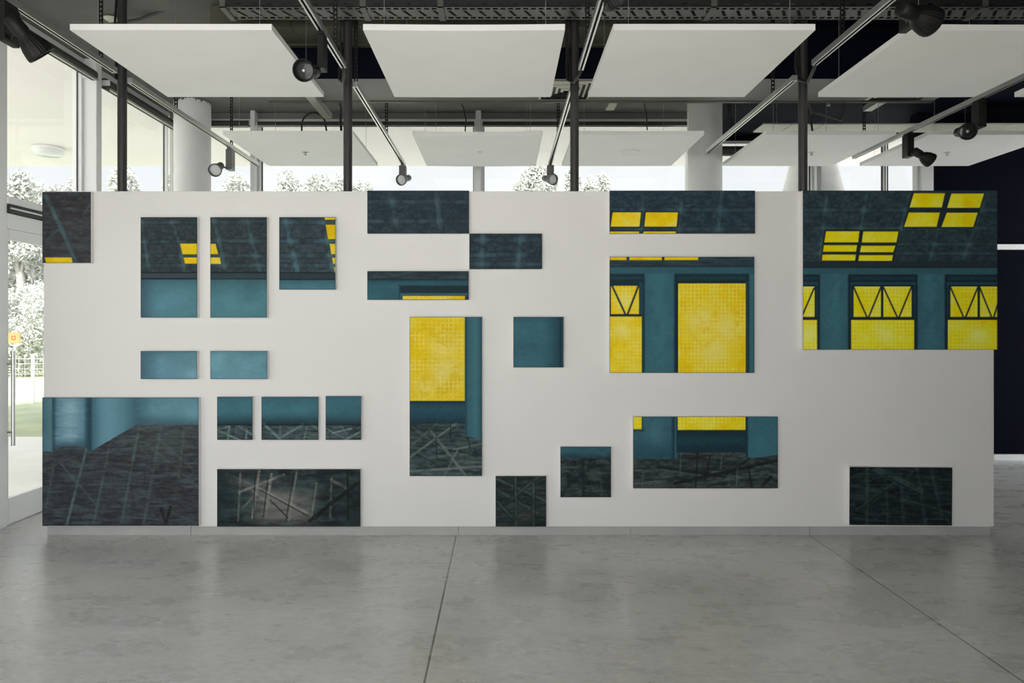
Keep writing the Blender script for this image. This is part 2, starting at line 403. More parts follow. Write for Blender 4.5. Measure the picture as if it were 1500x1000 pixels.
class Art:
    def __init__(s, rect, seed):
        s.x0, s.y0, s.x1, s.y1 = rect
        st = .8
        s.nx = int((s.x1 - s.x0) / st) + 1; s.ny = int((s.y1 - s.y0) / st) + 1
        s.X, s.Y = np.meshgrid(np.linspace(s.x0, s.x1, s.nx), np.linspace(s.y0, s.y1, s.ny))
        s.C = np.zeros((s.ny, s.nx, 3)); s.seed = seed
    def noise(s, lx, ly, octv=4, k=0, rot=0):
        rng = np.random.default_rng(s.seed * 101 + k); out = 0; amp = 1; tot = 0
        X = s.X - s.x0; Y = s.Y - s.y0
        if rot:
            X, Y = X * math.cos(rot) + Y * math.sin(rot) + 300, -X * math.sin(rot) + Y * math.cos(rot) + 300
        for o in range(octv):
            gx = X / lx * 2 ** o; gy = Y / ly * 2 ** o
            w = int(gx.max()) + 3; h = int(gy.max()) + 3
            G = rng.random((h, w)); i = gx.astype(int); j = gy.astype(int)
            u = gx - i; v = gy - j; u = u * u * (3 - 2 * u); v = v * v * (3 - 2 * v)
            a = G[j, i] * (1 - u) + G[j, i + 1] * u; c = G[j + 1, i] * (1 - u) + G[j + 1, i + 1] * u
            out = out + amp * (a * (1 - v) + c * v); tot += amp; amp *= .6
        return out / tot
    def mix(s, col, m):
        m = np.clip(m, 0, 1)[..., None]; s.C = s.C * (1 - m) + np.asarray(col, float) * m
    def fill(s, col): s.C[:] = col
    def rmask(s, x0, y0, x1, y1, soft=.8):
        d = np.minimum(np.minimum(s.X - x0, x1 - s.X), np.minimum(s.Y - y0, y1 - s.Y))
        return np.clip(d / soft + .5, 0, 1)
    def pmask(s, pts, soft=.8):
        a = sum(pts[i][0] * pts[(i + 1) % len(pts)][1] - pts[(i + 1) % len(pts)][0] * pts[i][1] for i in range(len(pts)))
        sg = 1 if a > 0 else -1; d = np.full(s.X.shape, 1e9)
        for i in range(len(pts)):
            (ax, ay), (bx, by) = pts[i], pts[(i + 1) % len(pts)]
            l = math.hypot(bx - ax, by - ay) or 1
            d = np.minimum(d, sg * ((bx - ax) * (s.Y - ay) - (by - ay) * (s.X - ax)) / l)
        return np.clip(d / soft + .5, 0, 1)
    def lmask(s, p, q, w, soft=1.2):
        (ax, ay), (bx, by) = p, q; dx, dy = bx - ax, by - ay; l2 = dx * dx + dy * dy
        tt = np.clip(((s.X - ax) * dx + (s.Y - ay) * dy) / l2, 0, 1)
        d = np.hypot(s.X - ax - tt * dx, s.Y - ay - tt * dy)
        return np.clip((w / 2 - d) / soft + .5, 0, 1)
    def line(s, p, q, w, col, a=1, rough=.5, k=50, soft=1.2):
        m = s.lmask(p, q, w, soft) * a
        if rough: m = m * (1 - rough + rough * 1.6 * np.clip(s.noise(9, 9, 3, k) * 2 - .5, 0, 1))
        s.mix(col, m)
    def rect(s, x0, y0, x1, y1, col, a=1, soft=.8): s.mix(col, s.rmask(x0, y0, x1, y1, soft) * a)
    def glow(s, cx, cy, rx, ry, col, a): s.mix(col, a * np.exp(-((s.X - cx) / rx) ** 2 - ((s.Y - cy) / ry) ** 2))
    def rough(s, mask, hi, lo, lx=26, ly=4, a=.6, k=0, rot=0):
        n = s.noise(lx, ly, 4, k, rot); s.mix(hi, mask * a * np.clip((n - .52) * 5, 0, 1))
        s.mix(lo, mask * a * np.clip((.47 - n) * 5, 0, 1))
    def yellow(s, mask, grid=0, k=7, hi=.6, spots=()):
        s.mix((198, 168, 4), mask)
        n = s.noise(22, 18, 3, k); hi_m = np.clip((n - .42) * 3.2, 0, 1) * hi
        for (cx, cy, r) in spots: hi_m = np.maximum(hi_m, np.exp(-((s.X - cx) ** 2 + (s.Y - cy) ** 2) / r ** 2) * (.6 + .5 * n))
        s.mix((200, 184, 96), mask * np.clip(hi_m, 0, .9))
        s.mix((186, 154, 2), mask * np.clip((.4 - n) * 3, 0, .5))
        if grid:
            gx = np.abs(((s.X - s.x0 + 1.3) / grid) % 1 - .5) * grid; gy = np.abs(((s.Y - s.y0 + .7) / grid) % 1 - .5) * grid
            g = np.maximum(np.clip(.95 - gx, 0, 1), np.clip(.95 - gy, 0, 1)) * np.clip(s.noise(14, 14, 2, k + 1) * 1.9 - .35, 0, 1)
            s.mix((208, 194, 118), mask * g * .85)

ROOF, BEAM, DARK, TEAL = (43, 51, 55), (54, 75, 80), (27, 34, 38), (64, 103, 114)

def roof(A, y1, vbeams, hbeams, base=ROOF, beam=BEAM, w=6):
    m = A.rmask(A.x0 - 9, A.y0 - 9, A.x1 + 9, y1)
    A.mix(base, m)
    A.rough(m, tuple(c + 15 for c in base), tuple(c - 9 for c in base), 9, 5, .6, 3); A.rough(m, tuple(c + 14 for c in base), tuple(c - 8 for c in base), 3.5, 2.5, .55, 6); scratch(A, m, tuple(c + 24 for c in base), DARK, 16)
    for (p, q) in vbeams:
        A.line(p, q, w + 2.5, DARK, .55, .2, 11, 2); 
    for y in hbeams:
        A.line((A.x0 - 5, y), (A.x1 + 5, y), w + 2, DARK, .55, .2, 12, 2)
    for i, y in enumerate(hbeams): A.line((A.x0 - 5, y), (A.x1 + 5, y), w - 1, beam, .6, .8, 20 + i, 2.2)
    for i, (p, q) in enumerate(vbeams):
        A.line(p, q, w, beam, .68, .75, 30 + i, 2.2)
        for y in hbeams:
            if min(p[1], q[1]) < y < max(p[1], q[1]):
                f = (y - p[1]) / (q[1] - p[1]); A.glow(p[0] + (q[0] - p[0]) * f, y, w, w * .8, tuple(c + 22 for c in beam), .5)

def scratch(A, mask, hi, lo, n):
    rng = np.random.default_rng(A.seed * 7 + 1); w, h = A.x1 - A.x0, A.y1 - A.y0
    for i in range(n):
        x, y = A.x0 + rng.random() * w, A.y0 + rng.random() * h; l = rng.uniform(6, 26); g = rng.choice([0, .1, -.1, .6, -.7, 1.5]) + rng.normal(0, .12)
        m = A.lmask((x, y), (x + l * math.cos(g), y + l * math.sin(g)), rng.uniform(.6, 1.8), 1.1) * mask
        A.mix(hi if rng.random() < .6 else lo, m * rng.uniform(.25, .6))

def grain(A, amt=.10):
    n = A.noise(3.2, 1.8, 3, 201) - .5; m = A.noise(14, 11, 3, 202) - .5
    dark = np.clip(1 - A.C.mean(-1) / 120, .25, 1)
    A.C = A.C * (1 + (n * amt * 3.4 + m * amt * 1.6) * dark)[..., None]

def floorart(A, mask, base=(46, 52, 54), hi=(74, 90, 90), lo=(25, 28, 31), a=.75, rot=0):
    A.mix(base, mask)
    A.rough(mask, hi, lo, 24, 2.6, a, 3, rot); A.rough(mask, hi, lo, 7, 3, a * .55, 4); A.rough(mask, lo, hi, 60, 18, a * .35, 5)
    scratch(A, mask, hi, lo, 26)

def edge(A):   # darker paint rubbed along the canvas edge
    d = np.minimum(np.minimum(A.X - A.x0, A.x1 - A.X), np.minimum(A.Y - A.y0, A.y1 - A.Y))
    A.mix((18, 24, 30), np.clip(1 - d / 1.2, 0, 1) * .55)

def tealwall(A, m, col=TEAL, k=0, top_dark=.5, y0=None, depth=18):
    A.mix(col, m); A.rough(m, tuple(c * 1.13 for c in col), tuple(c * .86 for c in col), 30, 22, .45, 60 + k)
    if top_dark: A.mix(tuple(c * .6 for c in col), m * top_dark * np.exp(-np.clip(A.Y - (y0 if y0 is not None else A.y0), 0, 999) / depth))

def art_A(A):
    A.fill((51, 51, 54)); o = A.rmask(0, 0, 2000, 2000)
    A.rough(o, (64, 70, 74), (40, 37, 40), 40, 4, .7, 1); A.rough(o, (60, 72, 76), (38, 36, 39), 8, 4, .5, 2)
    A.line((67, 287), (92, 340), 6, (64, 88, 92), .7, .6, 5, 2.5); A.line((90, 335), (112, 386), 5, (60, 82, 87), .7, .6, 6, 2)
    A.line((68, 352), (90, 332), 3, (58, 76, 80), .5, .6, 7, 2); A.line((100, 345), (122, 352), 8, (54, 70, 76), .4, .6, 8, 4)
    A.line((122, 315), (132, 300), 3, (60, 78, 80), .5, .5, 9, 2)
    A.yellow(A.pmask([(65.7, 377), (104.6, 377), (107.8, 390), (69, 390)]), 0, 7, .6)
def art_B(A):
    roof(A, 409, [((249, 316), (262, 354)), ((262, 354), (271, 400)), ((207, 322), (218, 395))], [325.6, 354, 374.5, 388.6], w=5)
    A.rect(200, 399, 300, 408.6, (52, 61, 65)); A.rect(200, 398.2, 300, 400, (24, 30, 34)); A.rect(200, 407, 300, 409.4, (22, 30, 36))
    m = A.rmask(0, 409.2, 999, 999); tealwall(A, m, (70, 110, 121), 0, .6, 409, 10)
    A.mix((50, 72, 86), m * np.clip(1 - (A.X - 206) / 26, 0, 1) * .85)
    A.glow(255, 440, 30, 20, (82, 126, 140), .5)
    A.yellow(A.pmask([(263.8, 356.7), (292, 356.7), (292, 372.3), (267.4, 372.3)])); A.yellow(A.pmask([(268.8, 377), (292, 377), (292, 386), (271, 386)]), 0, 8)
def art_C(A):
    roof(A, 409, [((312, 316), (331, 399)), ((361, 320), (381, 399))], [325, 352.7, 374.6, 388.8])
    A.rect(300, 399, 400, 409, (44, 58, 62)); A.rect(300, 398, 400, 400, (24, 31, 36)); A.rect(300, 408, 400, 409.6, (22, 31, 36))
    m = A.rmask(0, 409.2, 999, 999); tealwall(A, m, (69, 111, 121), 0, .65, 409, 14)
    A.yellow(A.pmask([(300, 357), (315.6, 357), (319.5, 372), (300, 372)])); A.yellow(A.pmask([(300, 377), (322, 377), (323.8, 386.3), (300, 386.3)]))
def art_D(A):
    roof(A, 410, [((417, 316), (436, 400)), ((472.4, 316), (489.5, 404))], [325.2, 352.7, 374.6, 388.8], (47, 57, 63), (55, 82, 91), 7)
    A.rect(400, 399.2, 500, 409.7, (40, 51, 58)); A.rect(400, 398.5, 500, 400, (22, 30, 36)); A.rect(400, 408.5, 500, 410.4, (20, 32, 40))
    tealwall(A, A.rmask(0, 410, 999, 999), (66, 108, 120), 0, .65, 410, 6)
    for q in ([(474.9, 310), (496, 310), (496, 321.7), (475.8, 321.7)], [(477.2, 329), (496, 329), (496, 350), (480.6, 350)], [(482.9, 357), (496, 357), (496, 372), (485.3, 372)],
              [(486.3, 377.4), (496, 377.4), (496, 386.3), (488, 386.3)], [(489, 391.3), (496, 391.3), (496, 399), (490.5, 399)]): A.yellow(A.pmask(q), 0, 7, .7)
def art_E(A):
    tealwall(A, A.rmask(0, 0, 999, 999), (84, 122, 135), 0, .4, 514, 8)
    A.mix((52, 80, 94), np.clip(1 - (A.X - 206) / 30, 0, 1) * .75); A.glow(285, 548, 20, 12, (112, 152, 164), .6)
def art_F(A):
    tealwall(A, A.rmask(0, 0, 999, 999), (88, 129, 141), 1, .3, 514, 6); A.glow(317, 525, 16, 14, (104, 146, 157), .5)
def art_G(A):
    W = A.rmask(0, 0, 999, 999)
    A.fill((46, 47, 51))
    floorart(A, W, (47, 48, 52), (66, 80, 81), (31, 31, 35), .7)
    A.glow(240, 650, 50, 26, (74, 84, 84), .35); A.glow(120, 720, 70, 40, (52, 62, 64), .3)
    for (p, q, w, a) in (((127, 655), (97, 772), 4, .75), ((162, 645), (136, 772), 4, .35), ((204, 625), (178, 765), 4, .4), ((236, 625), (210, 770), 4, .35),
                         ((80, 675), (66, 750), 4, .3), ((270, 625), (262, 700), 4, .3), ((90, 680), (142, 740), 3, .4), ((150, 665), (205, 640), 3, .3), ((230, 640), (285, 690), 3, .3),
                         ((215, 650), (290, 712), 3, .25), ((60, 690), (110, 668), 3, .3)):
        A.line(p, q, w, (76, 94, 92), a, .6, int(p[0]), 1.6)
    A.line((236, 745), (243, 766), 4, (20, 22, 24), .8, .3, 1); A.line((250, 742), (243, 766), 4, (20, 22, 24), .8, .3, 2)
    # walls and the round column
    tealwall(A, A.rmask(50, 560, 77, 661, 1), (62, 96, 110), 1, 0)
    A.mix((88, 112, 112), A.rmask(50, 560, 77, 661, 1) * np.clip(1 - np.abs(A.X - 72) / 8, 0, 1) * .5)
    cyl = A.rmask(76.7, 560, 134, 690, 1) * np.clip((660 - 7 * (1 - ((A.X - 104) / 30) ** 2) - A.Y) / 1.5 + .5, 0, 1)
    A.mix((58, 92, 106), cyl); u = np.clip(np.abs(A.X - 103) / 27, 0, 1)
    A.mix((122, 155, 166), cyl * (1 - u ** 1.6) * .8 * np.clip((660 - A.Y) / 30, .15, 1))
    A.rough(cyl, (140, 174, 186), (62, 96, 108), 40, 8, .35, 44)
    A.mix((30, 52, 62), cyl * np.clip((u - .72) * 4, 0, 1) * .8); A.mix((36, 58, 68), cyl * np.clip((A.Y - 640) / 18, 0, 1) * .6)
    w1 = A.pmask([(134, 560), (200, 560), (200, 621.7), (134, 660)], 1)
    A.mix((74, 110, 122), w1); A.mix((52, 84, 98), w1 * np.clip(1 - (A.X - 134) / 14, 0, 1)); A.mix((46, 76, 90), w1 * np.clip((A.X - 180) / 20, 0, 1) * .8)
    A.glow(160, 600, 18, 30, (96, 138, 152), .45 ) if False else A.mix((96, 138, 152), w1 * .5 * np.exp(-((A.X - 160) / 15) ** 2))
    w2 = A.rmask(200, 560, 300, 621.7, 1)
    A.mix((76, 113, 124), w2); A.mix((48, 78, 90), w2 * np.clip(1 - (A.X - 200) / 24, 0, 1) * .8); A.mix((46, 70, 80), w2 * np.clip((A.Y - 606) / 14, 0, 1) * .7)
    A.mix((100, 140, 150), w2 * .6 * np.exp(-((A.X - 285) / 18) ** 2 - ((A.Y - 603) / 14) ** 2)); A.mix((92, 134, 148), w2 * .5 * np.exp(-((A.X - 240) / 22) ** 2 - ((A.Y - 596) / 14) ** 2))
    A.rough(w2, (96, 134, 144), (58, 92, 103), 40, 20, .3, 45)
    for y in (600,): A.line((134, 560), (134, 660), 1.4, (40, 66, 78), .8, 0)
def small_floor(A, y, lines, base=(50, 62, 64), hi=(96, 118, 116)):
    m = A.rmask(0, y, 2000, 2000, 1)
    tw = A.rmask(0, 0, 2000, y, 1)
    tealwall(A, tw, (54, 95, 106), 2, 0)
    A.mix((24, 40, 47), tw * np.clip((A.Y - (y - 20)) / 20, 0, 1) ** 1.4 * .95)
    A.mix((40, 70, 82), tw * np.clip(1 - (A.Y - A.y0) / 12, 0, 1) * .3)
    floorart(A, m, base, tuple((c + d) // 2 for c, d in zip(base, hi)), (28, 36, 38), .8)
    for i, (p, q, w, a) in enumerate(lines): A.line(p, q, w, hi, a, .45, 70 + i, 1.2)
    A.line((0, y), (2000, y), 1.6, (20, 30, 34), .9, 0)
def z8(x, y): return (300 + x / 3.448, 500 + y / 3.448)
def art_H(A): small_floor(A, 622, [(z8(60, 445), z8(180, 500), 3, .8), (z8(125, 425), z8(115, 500), 2.6, .8), (z8(60, 447), z8(125, 428), 2.4, .7), (z8(170, 428), z8(240, 470), 2.6, .7), (z8(213, 440), z8(207, 500), 2.2, .8)])
def art_I(A): small_floor(A, 622, [(z8(300, 420), z8(378, 490), 4, .8), (z8(375, 490), z8(495, 420), 3.4, .8), (z8(515, 430), z8(500, 500), 2, .8), (z8(380, 425), z8(380, 470), 2, .5), (z8(440, 500), z8(560, 470), 2, .4), (z8(540, 420), z8(580, 450), 3, .4)])
def art_J(A): small_floor(A, 622, [(z8(645, 462), z8(740, 440), 2.6, .9), (z8(795, 452), z8(705, 497), 3, .9), (z8(610, 438), z8(700, 488), 2.2, .6), (z8(615, 470), z8(660, 430), 2, .5), (z8(690, 425), z8(720, 470), 2, .5), (z8(605, 485), z8(795, 478), 2, .35)])
def art_K(A):
    A.fill((34, 43, 45)); o = A.rmask(0, 0, 2000, 2000)
    A.rough(o, (48, 64, 66), (20, 25, 28), 34, 6, .8, 1); A.rough(o, (50, 70, 70), (18, 24, 26), 14, 9, .5, 2)
    n = A.noise(20, 5, 4, 9)
    A.mix((112, 110, 104), np.clip(np.exp(-((A.X - 414) / 46) ** 4 - ((A.Y - 742) / 26) ** 4) * (.25 + 1.1 * n), 0, .8))
    A.mix((88, 90, 86), np.exp(-((A.X - 375) / 40) ** 2 - ((A.Y - 706) / 9) ** 2) * n)
    for i, (p, q, w, a) in enumerate([((180, 668), (168, 905), 3, .7), ((276, 650), (240, 890), 3.4, .9), ((337, 670), (308, 885), 3.4, .9), ((466, 650), (424, 905), 3, .75), ((172, 762), (400, 672), 4, .8),
          ((268, 738), (530, 872), 4, .8), ((200, 722), (330, 822), 2, .9), ((640, 700), (720, 742), 4.5, .8), ((640, 690), (633, 885), 3, .6), ((565, 715), (540, 880), 3, .6), ((190, 840), (330, 700), 3, .5), ((110, 665), (230, 720), 3, .4)]):
        A.line(z8(*p), z8(*q), w, (124, 122, 116), a * .75, .6, 70 + i, 1.4)
    for i, (p, q, w) in enumerate([((530, 905), (720, 755), 5), ((700, 775), (785, 705), 4), ((720, 770), (790, 840), 3), ((330, 800), (420, 890), 1.6), ((720, 655), (724, 900), 3), ((280, 750), (520, 880), 1.3), ((255, 660), (246, 890), 1.2), ((318, 690), (296, 885), 1.2), ((450, 660), (410, 905), 1.3), ((560, 900), (640, 800), 2)]):
        A.line(z8(*p), z8(*q), w, (17, 21, 23), .85, .25, 90 + i)
    A.mix((16, 22, 24), np.clip((A.X - 486) / 40, 0, 1) * .35 * (1 - A.noise(10, 10, 3, 33)) * 1.6); A.mix((20, 30, 32), np.clip(1 - (A.X - 318) / 26, 0, 1) * .5)
def art_L(A):
    roof(A, 999, [((571, 280), (584, 345)), ((639, 280), (646, 345))], [295.6, 324], (35, 48, 57), (54, 74, 80), 7)
def art_M(A):
    roof(A, 999, [((708, 338), (705, 398)), ((765, 338), (757, 398))], [351, 373.5, 387], (34, 48, 56), (52, 76, 84), 7)
def art_N(A):
    A.fill((44, 82, 92)); A.rough(A.rmask(0, 0, 999, 999), (50, 92, 102), (38, 70, 80), 30, 20, .4, 2)
    A.mix((40, 53, 59), A.rmask(0, 0, 999, 409.7)); A.rough(A.rmask(0, 0, 999, 409.7), (58, 74, 78), (28, 38, 44), 20, 3, .7, 3)
    A.rect(530, 408.8, 700, 410.4, (24, 34, 40)); A.mix((30, 56, 66), A.rmask(0, 410, 999, 999) * np.exp(-np.abs(A.Y - 411) / 4) * .7)
    A.rect(586, 418, 700, 429.5, (26, 41, 50), 1, 2.5); A.rect(584, 416, 586.5, 440, (30, 52, 62), .8, 1.6); A.rect(586, 429.5, 700, 432, (58, 96, 106), .5, 1.5)
    A.rect(590, 432, 700, 445, (24, 48, 58)); A.yellow(A.rmask(590, 433.2, 681, 444), 6.2)
def art_O(A):
    A.fill((52, 92, 105)); o = A.rmask(0, 0, 999, 999)
    A.yellow(A.rmask(590, 455, 681, 587), 6.2, 7, .5, [(655, 545, 34), (650, 505, 28), (625, 565, 22)])
    r = A.rmask(681, 455, 720, 660); A.mix((48, 86, 96), r); A.mix((28, 54, 66), r * np.clip(1 - (A.X - 681) / 5, 0, 1)); A.mix((60, 102, 112), r * np.exp(-((A.X - 696) / 6) ** 2) * .6); A.mix((34, 62, 72), r * np.clip((A.X - 700) / 7, 0, 1) * .7)
    bd = A.rmask(590, 587, 681, 621); A.mix((31, 60, 72), bd); A.mix((22, 42, 52), bd * np.clip(1 - (A.Y - 587) / 6, 0, 1)); A.mix((22, 44, 54), bd * np.clip((A.Y - 610) / 11, 0, 1)); A.mix((42, 80, 96), bd * np.exp(-((A.Y - 600) / 6) ** 2) * .4)
    fl = np.maximum(A.rmask(590, 620.5, 681, 999), A.pmask([(680, 636.7), (712, 647), (712, 720), (680, 720)]))
    floorart(A, fl, (46, 60, 61), (76, 92, 90), (24, 34, 36), .8)
    for i, (p, q, w, a) in enumerate([((668, 620), (600, 670), 3, .8), ((632, 632), (682, 696), 4, .8), ((600, 690), (708, 683), 3.4, .85), ((664, 658), (708, 649), 3, .8), ((671, 658), (650, 698), 2, .7), ((600, 655), (640, 620), 2, .5), ((604, 625), (650, 660), 2.4, .4)]):
        A.line(p, q, w, (92, 102, 97), a * fl.max(), .45, 70 + i)
    for (p, q, w) in [((639, 640), (640, 670), 2), ((660, 622), (660, 640), 2), ((610, 665), (640, 680), 2), ((684, 640), (690, 660), 2)]: A.line(p, q, w, (20, 28, 30), .7, .3, 3)
def art_P(A):
    tealwall(A, A.rmask(0, 0, 2000, 2000), (49, 87, 98), 0, .25, 464, 8)
    A.mix((26, 52, 62), np.clip((A.X - 790) / 30, 0, 1) ** 1.5 * .85); A.rect(820, 450, 822.4, 560, (20, 40, 48), .8); A.rect(822.5, 450, 830, 560, (36, 64, 74), .7)
def art_Q(A):
    roof(A, 999, [((942, 275), (938, 345)), ((1000, 275), (993, 345)), ((1058, 275), (1051, 345))], [307.5, 335.5], (31, 46, 55), (44, 70, 78), 6)
    for q in ([(897.4, 311), (938.9, 311), (936.8, 331.8), (894.5, 331.8)], [(946, 311), (993, 311), (991, 331.8), (943.8, 331.8)], [(880, 339), (936.3, 339), (935.6, 346), (880, 346)], [(942.6, 339), (990.2, 339), (989.6, 346), (942, 346)]):
        A.mix((22, 36, 42), A.pmask([(x + (2 if x > sum(p[0] for p in q) / 4 else -2), y + (2 if y > sum(p[1] for p in q) / 4 else -2)) for x, y in q])); A.yellow(A.pmask(q), 0, 7, .7)
def pillar(A, x0, x1, y0, col=(46, 83, 92)):
    m = A.rmask(x0, y0, x1, 2000, 3); A.mix(col, m); A.mix(tuple(c * 1.16 for c in col), m * .6 * np.exp(-((A.X - (x0 + x1) / 2) / ((x1 - x0) * .3)) ** 2)); A.rough(m, tuple(c * 1.1 for c in col), tuple(c * .9 for c in col), 14, 26, .4, 13)
def art_R(A):
    A.fill((34, 62, 72)); A.rect(800, 370, 1200, 391, (36, 52, 59)); A.rough(A.rmask(0, 0, 2000, 391), (50, 68, 74), (25, 38, 44), 18, 3, .6, 3)
    A.rect(800, 389.5, 1200, 391.3, (20, 34, 40))
    A.rect(800, 391, 1200, 403, (42, 75, 85), 1, 2)
    A.rect(880, 401, 944, 600, (20, 40, 49), 1, 3); A.rect(988, 401, 1097, 600, (18, 37, 45), 1, 3); A.rect(992, 404, 1094, 410, (27, 52, 60), .8, 3); A.rect(880, 405, 941, 409, (30, 56, 65), .7, 2); A.rect(1093, 412, 1096, 600, (34, 62, 72), .7, 1.5); A.rect(936, 414, 942, 600, (36, 66, 76), .6, 2)
    pillar(A, 945, 987, 401); A.rect(1098, 401, 1110, 600, (48, 86, 95), 1, 2)
    for (a, b) in ((880, 917.7), (922, 969.4), (973.4, 1022.7)): A.yellow(A.rmask(a, 370, b, 380.8), 0, 7, .3)
    v = A.rmask(895, 418.5, 936, 460); A.yellow(v, 5.6, 7, .5, [(915, 440, 16)]); A.line((896.5, 418), (916.5, 461), 2.6, (20, 38, 44), 1, 0); A.line((935.5, 418), (919, 461), 2.6, (20, 38, 44), 1, 0)
    A.rect(880, 460, 942, 463.5, (20, 38, 44))
    A.yellow(A.rmask(880, 463.5, 940, 600), 5.6, 9, .5, [(912, 485, 16)]); A.yellow(A.rmask(993.4, 415, 1092.3, 600), 5.6, 11, .45, [(1030, 472, 30), (1065, 480, 26), (1045, 512, 26)])
def z4(x, y): return (1160 + x / 4, 270 + y / 4)
def art_V(A):
    roof(A, 392, [((1212, 275), (1200, 392)), ((1271, 275), (1259, 345)), ((1333, 279), (1319, 340)), ((1389, 279), (1362, 382)), ((1448, 279), (1412, 378))], [307.5, 334, 357.5, 371], (30, 43, 48), (42, 66, 70), 5)
    A.rect(1170, 382.5, 1470, 392, (27, 38, 43)); A.rect(1170, 391, 1470, 393, (18, 28, 33))
    A.mix((37, 66, 74), A.rmask(1170, 392.4, 1470, 600)); A.rect(1170, 393, 1470, 402, (38, 68, 76), 1, 2)
    D = (15, 31, 38)
    for (a, b) in ((1160, 1201), (1242.5, 1344), (1384, 1480)):
        A.rect(a, 402, b, 600, D, 1, 2.5); A.rect(a + 4, 405, b - 3, 410, (24, 48, 56), .8, 3); A.rect(a + 3, 413, b - 3, 417, (30, 58, 68), .8, 1.5); A.rect(a + 3, 414, a + 5.5, 600, (30, 58, 68), .6, 1.2); A.rect(b - 5.5, 414, b - 3, 600, (30, 58, 68), .6, 1.2)
        A.rect(a + 6, 418, b - 6, 600, D)
    pillar(A, 1202, 1241, 401, (42, 76, 84)); pillar(A, 1345, 1383, 401, (42, 76, 84))
    Y = [(715, 52, 897, 52, 878, 135, 690, 135), (935, 54, 1126, 54, 1100, 137, 910, 137), (685, 165, 867, 165, 848, 248, 658, 248), (908, 166, 1088, 166, 1063, 249, 876, 249), (200, 275, 396, 275, 388, 339, 190, 339),
         (418, 276, 624, 276, 612, 340, 410, 340), (188, 356, 382, 356, 376, 394, 182, 394), (406, 359, 606, 359, 594, 397, 399, 397), (180, 411, 375, 411, 370, 446, 176, 446), (395, 414, 592, 414, 586, 448, 389, 448)]
    for (a, b) in (((172, 268), (636, 455)),): A.mix((20, 30, 34), A.pmask([z4(190, 266), z4(634, 266), z4(598, 455), z4(168, 455)], 2))
    A.mix((22, 33, 38), A.pmask([z4(706, 44), z4(1136, 44), z4(1070, 258), z4(648, 258)], 2))
    for k, q in enumerate(Y): A.yellow(A.pmask([z4(q[i], q[i + 1]) for i in (0, 2, 4, 6)]), 0, 7 + k, .55)
    def win(x0, x1, lx0, lx1, lines, bars, k):
        a = z4(x0, 598); b = z4(x1, 778); A.yellow(A.rmask(a[0], a[1], b[0], b[1]), 5.6, k, .5)
        for (p, q) in lines: A.line(z4(*p), z4(*q), 2.3, D, 1, 0)
        for x in bars: A.rect(1160 + x / 4 - 1.8, 418, 1160 + x / 4 + 1.8, 466, D)
        a = z4(lx0, 794); b = z4(lx1, 1000); A.rect(a[0] - 1, 464, b[0] + 1, a[1], D); A.yellow(A.rmask(a[0], a[1], b[0], b[1]), 5.6, k + 3, .5, [((a[0] + b[0]) / 2 + 4, 490, 16)])
    win(20, 133, 20, 147, [((130, 608), (60, 770))], [], 30)
    win(362, 701, 348, 716, [((362, 602), (442, 782)), ((448, 782), (522, 602)), ((536, 602), (620, 782)), ((626, 782), (700, 602))], [529], 40)
    win(929, 1240, 914, 1240, [((929, 602), (1008, 782)), ((1016, 782), (1090, 602)), ((1100, 602), (1172, 782)), ((1182, 782), (1212, 680))], [1095], 50)
def art_S(A):
    c = lambda x, y: (700 + x / 3.261, 590 + y / 3.261)
    A.fill((40, 74, 84)); o = A.rmask(0, 0, 2000, 2000)
    A.rough(o, (48, 86, 96), (34, 64, 74), 20, 20, .4, 2)
    A.mix((28, 56, 66), np.clip((A.Y - 640) / 26, 0, 1) * .7 * (A.X < 990))
    A.glow(960, 632, 14, 16, (62, 100, 108), .6); A.rect(984, 600, 993, 673, (24, 46, 55), .9, 3); A.rect(988.5, 600, 991.5, 673, (44, 82, 92), .8, 1.6); A.rect(920, 628, 944, 632, (26, 50, 58), .7, 2); A.rect(939.5, 600, 942.5, 631, (26, 50, 58), .7, 2)
    A.rect(991, 600, 1093, 663, (17, 38, 46)); A.mix((26, 54, 64), A.rmask(993, 632, 1091, 660) * np.exp(-((A.Y - 645) / 8) ** 2) * .6)
    A.rect(1092, 600, 1096, 672, (20, 40, 48), .9, 1.5); A.rect(1096, 600, 1150, 672, (44, 82, 92), 1, 2); A.glow(1115, 650, 12, 16, (54, 94, 104), .5)
    fl = np.maximum(np.maximum(A.rmask(900, 672, 1096, 999), A.rmask(993, 662, 1092, 999)), A.pmask([(1095, 672), (1145, 665.5), (1145, 740), (1095, 740)]))
    floorart(A, fl, (40, 47, 47), (64, 74, 72), (20, 26, 28), .85)
    for i, (p, q, w) in enumerate([((860, 305), (1180, 352), 4), ((940, 385), (1440, 272), 4.5), ((1190, 340), (1300, 265), 3), ((1290, 300), (1310, 400), 2.5), ((1360, 390), (1400, 355), 5), ((1050, 240), (1040, 400), 2.5), ((1110, 250), (1085, 370), 2.5)]): A.line(c(*p), c(*q), w, (17, 22, 24), .85, .2, 60 + i)
    for i, (p, q, w) in enumerate([((870, 318), (1060, 345), 1.5), ((970, 240), (965, 350), 2), ((1165, 240), (1160, 310), 2), ((1240, 310), (1235, 400), 2), ((790, 330), (785, 400), 2), ((750, 385), (900, 370), 2)]): A.line(c(*p), c(*q), w, (70, 82, 80), .6, .5, 80 + i)
    A.yellow(A.rmask(900, 600, 939.8, 628.3), 5.6, 7, .4); A.yellow(A.rmask(992.9, 600, 1091.9, 629.3), 5.6, 8, .4)
